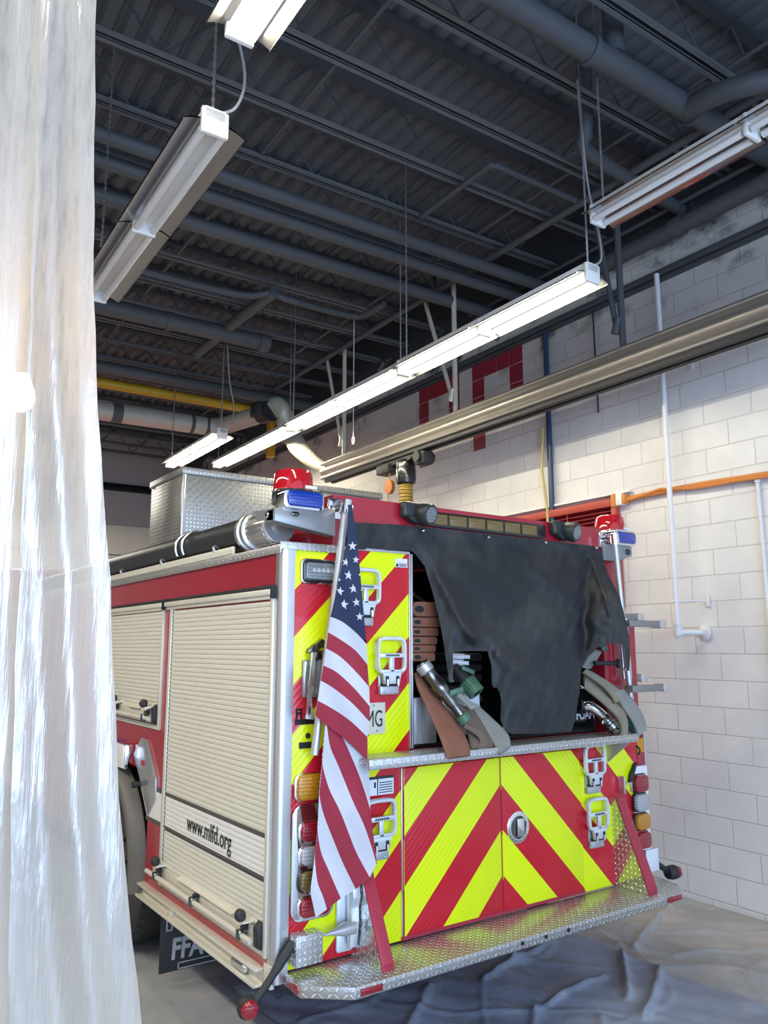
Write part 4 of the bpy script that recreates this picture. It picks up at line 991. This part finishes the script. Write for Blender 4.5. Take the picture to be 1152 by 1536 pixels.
m = MB(); m.tube([at(527, 764, 1, -.12), at(529, 830, 1, -.12), at(524, 960, 1, -.10)], .008, 10); m.lathe(at(527, 764, 1, -.12), (0, 0, 1), [(.010, 0), (.012, .01), (.005, .02)], 12); m.build('pole', ALU, FL)

# vinyl hose bed cover
def zT(x, y): return (600+x*.390625, 740+y*.390625)
out = [(524, 783), (600, 787), (700, 797), (800, 808), (898, 820)]
out += [zT(*p) for p in ((775, 240), (800, 310), (845, 400), (870, 500), (882, 560), (884, 620), (880, 682), (869, 680), (866, 640), (862, 592), (845, 575), (800, 578), (760, 592), (722, 625), (697, 665), (690, 760), (680, 820), (672, 870), (662, 905), (655, 915), (560, 922), (450, 924), (430, 924), (402, 910), (386, 870), (389, 800), (383, 765), (372, 746), (353, 736), (351, 660), (336, 606), (270, 605), (203, 611), (204, 726), (190, 726), (184, 690), (165, 560), (150, 480), (125, 380), (95, 280), (60, 235), (45, 222))]
out += [(612, 826), (560, 825), (528, 824)]
pl = [at(u, v, 1, -.03) for u, v in out]
from mathutils.geometry import delaunay_2d_cdt
BD = [(p.x, p.z) for p in pl]
def inside(x, z):
    c = False
    for k in range(len(BD)):
        (ax, az), (bx, bz) = BD[k-1], BD[k]
        if (az > z) != (bz > z) and x < ax+(z-az)*(bx-ax)/(bz-az): c = not c
    return c
def seg_d(x, z, a, b):
    ax, az = a; bx, bz = b; t = max(0, min(1, ((x-ax)*(bx-ax)+(z-az)*(bz-az))/((bx-ax)**2+(bz-az)**2)))
    return math.hypot(x-ax-t*(bx-ax), z-az-t*(bz-az))
bp = []
for k in range(len(BD)):
    a, b = Vector(BD[k]), Vector(BD[(k+1) % len(BD)]); n = max(1, int((b-a).length/.02))
    bp += [a.lerp(b, q/n) for q in range(n)]
ip = []
for i in range(int(2.2/.018)):
    for k in range(int(1.2/.018)):
        x, z = .33+i*.018+(k % 2)*.009, 1.36+k*.018
        if inside(x, z) and min(seg_d(x, z, BD[q-1], BD[q]) for q in range(len(BD))) > .009: ip.append(Vector((x, z)))
vv, ee, ff, _a, _b, _c = delaunay_2d_cdt(bp+ip, [(k, (k+1) % len(bp)) for k in range(len(bp))], [], 1, 1e-6)
tp = bmesh.new(); tv = [tp.verts.new((p.x, 0, p.y)) for p in vv]
for f in ff:
    if inside(sum(vv[k].x for k in f)/3, sum(vv[k].y for k in f)/3):
        try: tp.faces.new([tv[k] for k in f])
        except ValueError: pass
bmesh.ops.delete(tp, geom=[v for v in tp.verts if not v.link_faces], context='VERTS')
def g(d, w): return math.exp(-(d/w)**2)
creases = [((.80, 2.30), (1.12, 1.90), .05, .03), ((1.12, 1.90), (1.45, 1.72), .07, .035), ((1.0, 2.03), (1.22, 1.75), .022, .012), ((1.25, 1.75), (1.35, 1.50), .03, .02), ((2.02, 2.40), (1.98, 1.80), .06, -.03), ((2.05, 2.02), (2.25, 2.12), .06, .02), ((2.05, 1.98), (2.33, 1.93), .04, .012), ((1.6, 2.3), (1.95, 2.1), .07, .02), ((1.35, 1.65), (1.5, 1.45), .05, .015), ((2.1, 2.35), (2.25, 2.0), .03, .02)]
for v in tp.verts:
    x, z = v.co.x, v.co.z
    t = max(0, min(1, (2.40-z)/.9))
    y = -.012 - .085*math.sin(PI*min(1, t*.75))*max(0, min(1, (x-.72)/.25)) - .07*t*max(0, min(1, (x-.72)/.3))
    ed = min(1., min(seg_d(x, z, BD[k-1], BD[k]) for k in range(len(BD)))/.09); ed = ed*ed*(3-2*ed)
    for a, b, w, h in creases: y -= h*ed*g(seg_d(x, z, a, b), w)
    y += .004*math.sin(31*x+17*z)*math.sin(23*z-9*x)+.002*math.sin(70*x-40*z)
    y -= max(0, min(.10, (x-1.98)*.45))*min(1, max(0, (2.36-z)/.2))
    v.co.y = y
# the cover was measured on one flat plane: slide every point along its own sight line onto the bulged cover
for v in tp.verts:
    q = Vector((v.co.x, -.03, v.co.z)); d = q-CAM; tt = (v.co.y-CAM.y)/d.y; v.co = CAM+d*tt
TP = thing('hose_bed_cover', 'black vinyl hose bed cover sagging over the truck rear opening', 'cover', (1.4, -.05, 1.4))
m = MB(); m.bm.free(); m.bm = tp
m.build('vinyl_sheet', TARP, TP, angle=80)
for u, v in ((634, 796), (732, 806), (818, 814), (894, 822), (677, 1021), (742, 1029), (755, 1094), (872, 1031), (937, 1004)):
    c = at(u, v, 1, -.10 if v > 900 else -.03); m = MB(); m.lathe(c, (0, -1, 0), [(.010, 0), (.010, .004), (.006, .010), (0, .012)], 12); m.build('snap', CHROME, TP)

# ---- hoses and nozzles at the kerb side of the hose bed
def zB(x, y, Y): return at(600+x*.17361, 900+y*.17361, 1, Y)
def zC(x, y, Y): return at(840+x*.15625, 900+y*.15625, 1, Y)
def lay(name, label, mat, L, Rr, th=.014, f=zB):
    m = MB(); m.strip([f(*p) for p in L], [f(*p) for p in Rr], th); return tag(m.build(name, mat, angle=60), label, 'hose')
st = thing('folded_hose', 'orange fire hose folded in flat layers inside the hose bed edge', 'hose', (.85, .1, 1.77))
for z0, z1, xr, xl in ((2.0, 2.075, .925, .755), (1.948, 1.996, .935, .75), (1.903, 1.944, .925, .75), (1.86, 1.899, .915, .75), (1.822, 1.857, .905, .75), (1.776, 1.82, .90, .75)):
    r_ = (z1-z0)/2; zc = (z0+z1)/2; pf = [(xl+r_*.9+r_*.9*math.cos(PI/2+PI*k/8), zc+r_*math.sin(PI/2+PI*k/8)) for k in range(9)]
    pf += [(xr-r_*.5+r_*.5*math.cos(-PI/2+PI*k/6), zc+r_*math.sin(-PI/2+PI*k/6)) for k in range(7)]
    m = MB(); m.prism([(a, .015, b) for a, b in pf], (0, .5, 0), .004); ly = m.build('hose_layer', H_OR, st, angle=60)
    m = MB(); m.prism([(xl+.012+(.018+r_)*.5*(1+math.cos(q))*1.1, .0145, zc+r_*.48*math.sin(q)) for q in [2*PI*k/14 for k in range(14)]], (0, .01, 0)); m.build('fold_opening', DARK, ly)
lay('fire_hose', 'orange flat fire hose draped out over the diamond plate shelf', H_OR, [(118, 640, .02), (160, 780, -.03), (255, 980, -.09), (340, 1180, -.17), (412, 1370, -.222)], [(150, 620, .02), (300, 820, -.03), (460, 1010, -.09), (585, 1220, -.18), (607, 1345, -.222)], .022)
lay('fire_hose', 'brown flat fire hose bunched between the orange and grey hoses', H_BR, [(480, 900, -.05), (560, 1050, -.09), (590, 1180, -.14), (610, 1295, -.19)], [(640, 960, -.05), (720, 1080, -.09), (785, 1190, -.14), (805, 1280, -.19)], .03)
m = MB(); m.strip([zB(*p) for p in ((540, 1100, -.16), (640, 1160, -.175), (690, 1220, -.185), (660, 1290, -.19))], [zB(*p) for p in ((560, 1060, -.16), (700, 1130, -.175), (760, 1220, -.185), (730, 1300, -.19))], .02)
tag(m.build('fire_hose', H_BR, angle=60), 'brown hose loop curled beneath the green tipped nozzle', 'hose')
lay('fire_hose', 'grey flat fire hose end lying over the shelf lip', H_GR, [(600, 960, -.04), (700, 1080, -.09), (790, 1220, -.16), (862, 1335, -.215)], [(690, 930, -.04), (800, 1030, -.09), (930, 1160, -.16), (958, 1262, -.215)], .03)
lay('fire_hose', 'short pale hose flap below the green fog nozzle', H_GR, [(480, 830, -.08), (560, 900, -.10), (610, 950, -.115)], [(520, 800, -.08), (600, 870, -.10), (695, 915, -.115)], .014)
nz = thing('hose_nozzle', 'long chrome nozzle with green bumper tip leaning over orange hose', 'nozzle', zB(380, 800, -.08))
a, b = zB(180, 545, -.03), zB(575, 1055, -.16); dd = (b-a); Ln = dd.length
m = MB(); m.lathe(a, dd, [(.030, 0), (.036, .005), (.036, .05), (.033, .055), (.034, .12), (.040, .13), (.040, .17), (.030, .19), (.031, .24), (.024, .26), (.021, Ln-.05), (.022, Ln-.03)], 24); m.build('barrel', CHROME_D, nz)
m = MB(); m.lathe(a, dd, [(.037, .01), (.041, .015), (.041, .05), (.037, .055)], 16); m.build('coupling', ALU_DULL, nz)
m = MB(); m.lathe(a+dd*((Ln-.045)/Ln), dd, [(.024, 0), (.033, .006), (.035, .02), (.035, .04), (.03, .045), (.018, .046), (.018, .03)], 22); m.build('bumper', GREEN, nz)
c = a.lerp(b, .52); m = MB(); m.obox(zB(485, 790, -.14), Vector((.035, -.01, .01)), (0, .008, 0), (0, 0, .014), .005); m.build('bale_handle', GREEN, nz)
nz = thing('hose_nozzle', 'green fog nozzle poking out below the cover strap', 'nozzle', zB(640, 760, -.08))
a, b = zB(520, 640, -.02), zB(668, 812, -.10); dd = (b-a); Ln = dd.length
m = MB(); m.lathe(a, dd, [(.025, -.05), (.030, 0), (.034, .03), (.034, Ln-.09)], 20); m.build('barrel', BLACK, nz)
m = MB(); m.lathe(a+dd*((Ln-.09)/Ln), dd, [(.034, 0), (.042, .01), (.044, .05), (.046, .055), (.046, .085), (.036, .09), (.03, .075)], 24)
u_, w_ = basis(dd)
for k in range(16): q = 2*PI*k/16; rv = u_*math.cos(q)+w_*math.sin(q); m.obox(a+dd*((Ln-.062)/Ln)+rv*.043, rv*.004, dd.normalized()*.022, rv.cross(dd.normalized())*.003)
m.build('bumper', GREEN, nz)
m = MB(); m.lathe(b-dd*(.012/Ln), dd, [(.026, 0), (.026, .008), (.015, .012)], 18); m.build('tip_core', CHROME_D, nz)
m = MB(); m.obox(zB(585, 605, -.06), Vector((.036, -.008, -.014)), (0, .008, 0), (0.003, 0, .011), .005); m.build('bale_handle', GREEN, nz)
for k, (yy, x1) in enumerate(((485, 555), (540, 545))):
    m = MB(); a, b = zB(410, yy-4, .06), zB(x1, yy+4, .0); m.tube([a, b], .0155, 14); m.tube([b, b+(b-a).normalized()*.03], .011, 12)
    tag(m.build('tool_handle', WHITE_D), ('upper' if k == 0 else 'lower')+' white tubular tool handle tucked under the black cover', 'tool')
m = MB()
for k in range(7): m.box(1.05, 1.30, .10, .5, 1.44+k*.055, 1.485+k*.055, .015)
tag(m.build('folded_hose', BLACK, angle=60), 'black fire hose flaked in layers behind the cover notch', 'hose')
m = MB(); m.box(.745, .90, .012, .06, 1.375, 1.60, .006); m.box(.77, .80, .006, .014, 1.38, 1.60); m.box(.955, 1.12, .03, .05, 1.42, 1.60, .004); P(m, 'hose_divider', ALU_DULL)
m = MB(); m.box(1.09, 1.20, .02, .06, 1.40, 1.62, .004); P(m, 'hose_divider', WHITE_D)
m = MB(); m.tube(smooth_line([zB(105, -60, .05), zB(180, -20, .05), zB(235, 40, .05), zB(240, 100, .05)], 4), .012, 10); tag(m.build('bent_rod', CHROME_D), 'bent steel rod above the folded orange hose', 'rod')
# ---- hoses at the offside
lay('fire_hose', 'khaki hose running from cover to shelf, upper strand', H_KH, [(215, 700, .0), (400, 830, -.06), (500, 940, -.10), (520, 990, -.12)], [(250, 660, .0), (440, 770, -.06), (575, 870, -.10), (620, 960, -.12)], .03, zC)
lay('fire_hose', 'grey hose hanging down past the shelf end beside the tail lights', H_GR, [(510, 880, -.10), (590, 1010, -.13), (700, 1180, -.17), (750, 1310, -.20)], [(610, 860, -.10), (720, 985, -.13), (805, 1140, -.17), (825, 1260, -.20)], .03, zC)
lay('fire_hose', 'khaki hose bent down to the shelf beside the chrome elbow', H_KH, [(225, 850, .0), (400, 990, -.06), (540, 1130, -.12), (575, 1230, -.16), (560, 1300, -.19)], [(230, 750, .0), (440, 920, -.06), (600, 1050, -.12), (650, 1180, -.16), (640, 1310, -.19)], .03, zC)
lay('fire_hose', 'khaki hose middle strand lying under the upper strand', H_KH, [(225, 770, .03), (380, 890, -.02), (480, 985, -.06)], [(240, 710, .03), (420, 840, -.02), (520, 950, -.06)], .03, zC)
lay('fire_hose', 'pale grey hose stub rising to a green tip under the cover flap', H_GR, [(210, 640, -.02), (260, 560, -.05), (330, 480, -.08)], [(290, 650, -.02), (340, 590, -.05), (395, 490, -.08)], .03, zC)
m = MB(); m.lathe(zC(395, 470, -.09), (.5, -.6, .5), [(.02, 0), (.026, .005), (.026, .03), (.015, .034)], 16); tag(m.build('nozzle_tip', GREEN), 'green rubber nozzle tip under the black cover flap', 'nozzle')
m = MB(); a, b = zC(330, 605, -.10), zC(560, 608, -.13); m.tube([a, b], .013, 12); m.lathe(b, (.4, -1, 0), [(.024, -.012), (.028, 0), (.026, .012), (.012, .014)], 18); tag(m.build('rubber_handle', BLACK), 'black rubber handle with round end before the red panel', 'handle')
el = thing('chrome_elbow', 'polished chrome discharge elbow sitting on the shelf by khaki hose', 'elbow', zC(400, 1150, -.1))
m = MB(); m.tube(smooth_line([zC(195, 1030, -.02), zC(280, 1020, -.06), (zC(370, 1075, -.10)), zC(430, 1130, -.13)], 5), [.030]*16, 18); m.build('elbow_body', CHROME, el)
a, b = zC(415, 1120, -.125), zC(540, 1260, -.175); dd = b-a; Ln = dd.length
m = MB(); m.lathe(a, dd, [(.031, 0), (.036, .008), (.036, .035), (.031, .04), (.031, Ln*.5), (.038, Ln*.55), (.038, Ln*.8), (.031, Ln*.85), (.034, Ln), (.026, Ln), (.026, Ln-.02)], 22); cpn = m.build('coupling', CHROME_D, el)
m = MB()
for q in (0, PI): m.obox(a+dd*.35+Vector((math.cos(q)*.04, 0, math.sin(q)*.01)), (.014, 0, 0), (0, .006, 0), (0, 0, .010), .003)
m.build('lug', CHROME, cpn)
m = MB(); m.lathe(zC(195, 1025, -.02), (1, -.2, -.2), [(.042, -.02), (.042, .0), (.034, .03)], 20); m.build('flange', BLACK_G, el)
m = MB(); m.box(1.80, 2.02, .02, .03, 1.42, 1.50, .002); fp = P(m, 'label_plate', SPOT)
o_ = zC(155, 1148, .018); m = MB(); m.text('FOAM', (o_.x, .017, o_.z), (1, 0, 0), (0, 0, 1), .072, .8, .001, 'LEFT', .001); m.build('plate_lettering', WHITE_D, fp)
m = MB(); m.obox(zC(690, 1200, -.12), (.035, 0, -.05), (0, .02, 0), (.02, 0, .01), .008); tag(m.build('green_wedge', simple('teal_plastic', (.05, .16, .16), .5)), 'dark green wedge between hose and tail lights on shelf', 'wedge')

# ================================================================== CURTAIN AND DROP SHEETS
def curtain(name, label, edge_r, edge_l, y0, amp, seed):
    rnd = random.Random(seed); ph = [rnd.uniform(0, 6.28) for _ in range(6)]
    m = MB(); rows = []
    NZ, NX = 60, 90
    for i in range(NZ+1):
        z = 5.4-5.38*i/NZ
        xr, xl = edge_r(z), edge_l(z); row = []
        for j in range(NX+1):
            t = j/NX; x = xr+(xl-xr)*t; d = (xr-x)
            y = y0+amp*(math.sin(d*34+ph[0]+.25*math.sin(z*1.3))+.5*math.sin(d*71+ph[1]+z*.5)+.25*math.sin(d*15+ph[2]))
            y += .012*math.sin(z*1.7+ph[3]+d*4)+.003*math.sin(z*6+ph[4]+d*11)
            x += .004*math.sin(z*3.1+ph[5])+.0016*math.sin(z*23)
            row.append((x, y, z))
        rows.append(row)
    m.grid(rows); return tag(m.build(name, SHEET, angle=180, rec=False), label, 'curtain')
def interp(tab):
    def f(z):
        if z >= tab[0][0]: return tab[0][1]+(z-tab[0][0])*(tab[0][1]-tab[1][1])/(tab[0][0]-tab[1][0])
        for (a, b), (c, d) in zip(tab, tab[1:]):
            if z >= c: return d+(b-d)*(z-c)/(a-c)
        return tab[-1][1]+(z-tab[-1][0])*(tab[-2][1]-tab[-1][1])/(tab[-2][0]-tab[-1][0])
    return f
def tab(pts, y): return interp([(lambda p: (p.z, p.x))(at(u, v, 1, y)) for u, v in pts])
er_ = tab([(148, 0), (143, 450), (150, 650), (168, 860), (188, 1250), (215, 1536)], -1.5)
el_ = tab([(62, 0), (48, 350), (36, 700), (26, 1000), (18, 1536)], -1.5)
curtain('plastic_curtain', 'translucent plastic sheet hanging in folds beside the truck shutters', er_, el_, -1.5, .016, 3)
er2 = tab([(75, 0), (62, 250), (52, 470), (40, 700), (30, 1000), (22, 1536)], -1.44)
curtain('plastic_curtain', 'translucent plastic sheet at the picture edge behind a narrow gap', er2, lambda z: er2(z)-1.6, -1.44, .016, 9)

def drop_sheet(name, label, mat, x0, x1, y0, y1, folds, z0, seed):
    rnd = random.Random(seed); m = MB(); rows = []; NX, NY = int((x1-x0)/.015), int((y1-y0)/.015)
    for i in range(NX+1):
        row = []
        for j in range(NY+1):
            x = x0+(x1-x0)*i/NX; y = y0+(y1-y0)*j/NY
            z = z0+.006*(math.sin(x*5+y*7+seed)+math.sin(x*11-y*9))+.004*math.sin(x*23+y*17)+.012+.010*max(0, 1-6*abs(math.sin(x*3.1+y*2.2+seed+.6*math.sin(y*4))))+.008*max(0, 1-7*abs(math.sin(x*2.3-y*3.7+seed*2+.5*math.sin(x*5))))
            for a, b, w, h in folds:
                dd = seg_d(x, y, a, b); z += h*(.55*g(dd, w*.55)+.18*g(dd, w*1.6))
            row.append((x+.02*math.sin(y*6+seed), y+.02*math.sin(x*5), max(z, z0+.002)))
        rows.append(row)
    m.grid(rows); return tag(m.build(name, mat, angle=180), label, 'drop sheet')
drop_sheet('drop_sheet', 'brown grey drop sheet wrinkled on the floor by the block wall', CLOTH_B, 2.42, 3.70, -2.2, 2.2,
           [((3.5, .6), (2.6, .2), .035, .045), ((3.3, -.3), (2.7, .0), .04, .03), ((2.9, 1.2), (2.6, .3), .03, .03), ((3.3, .4), (3.0, -.8), .05, .02)], .002, 2)
drop_sheet('drop_sheet', 'blue grey drop sheet spread on the floor under the tailboard', CLOTH_A, .35, 2.47, -2.2, 1.3,
           [((2.68, .41), (2.39, .13), .03, .05), ((2.39, .13), (1.99, -.22), .035, .06), ((2.67, .03), (1.86, -.41), .035, .055), ((2.23, .58), (1.85, .5), .03, .04), ((1.85, .5), (1.50, .35), .03, .04), ((2.13, .06), (1.49, -.07), .025, .035), ((1.49, -.07), (.9, -.5), .03, .03), ((1.2, .5), (.7, .1), .04, .03), ((1.7, -.3), (1.0, -.9), .04, .03)], .012, 5)

# ================================================================== LIGHT
w = D.worlds.new('World'); SC.world = w; w.use_nodes = True
bg = w.node_tree.nodes['Background']; bg.inputs[0].default_value = (.66, .77, 1.0, 1); bg.inputs[1].default_value = .95
def area(name, loc, target, sx, sy, e, col):
    ld = D.lights.new(name, 'AREA'); ld.shape = 'RECTANGLE'; ld.size = sx; ld.size_y = sy; ld.energy = e; ld.color = col
    o = D.objects.new(name, ld); COL.objects.link(o); o.location = loc
    o.rotation_euler = (Vector(target)-Vector(loc)).to_track_quat('-Z', 'Y').to_euler(); return o
area('daylight_door', (-1.0, -6.8, 2.1), (.8, 0, 1.1), 5.5, 3.6, 360, (.46, .67, 1.0))
area('far_wall_fill', (.3, 9.6, 4.4), (.3, 9.6, 0), .3, 4.0, 130, (1., .94, .82))  # added fill lamp without a fixture, lifts the dark far wall
area('shutter_side_fill', (-3.2, 1.5, 4.6), (-3.2, 1.5, 0), .3, 7.0, 230, (1., .94, .80))  # unseen fill lamp, no fixture hangs here; brightens the truck's shutter side
SC.view_settings.view_transform = 'Standard'; SC.view_settings.look = 'None'; SC.view_settings.exposure = 0.32
SC.cycles.use_denoising = True
SC.cycles.max_bounces = 8; SC.cycles.transparent_max_bounces = 12
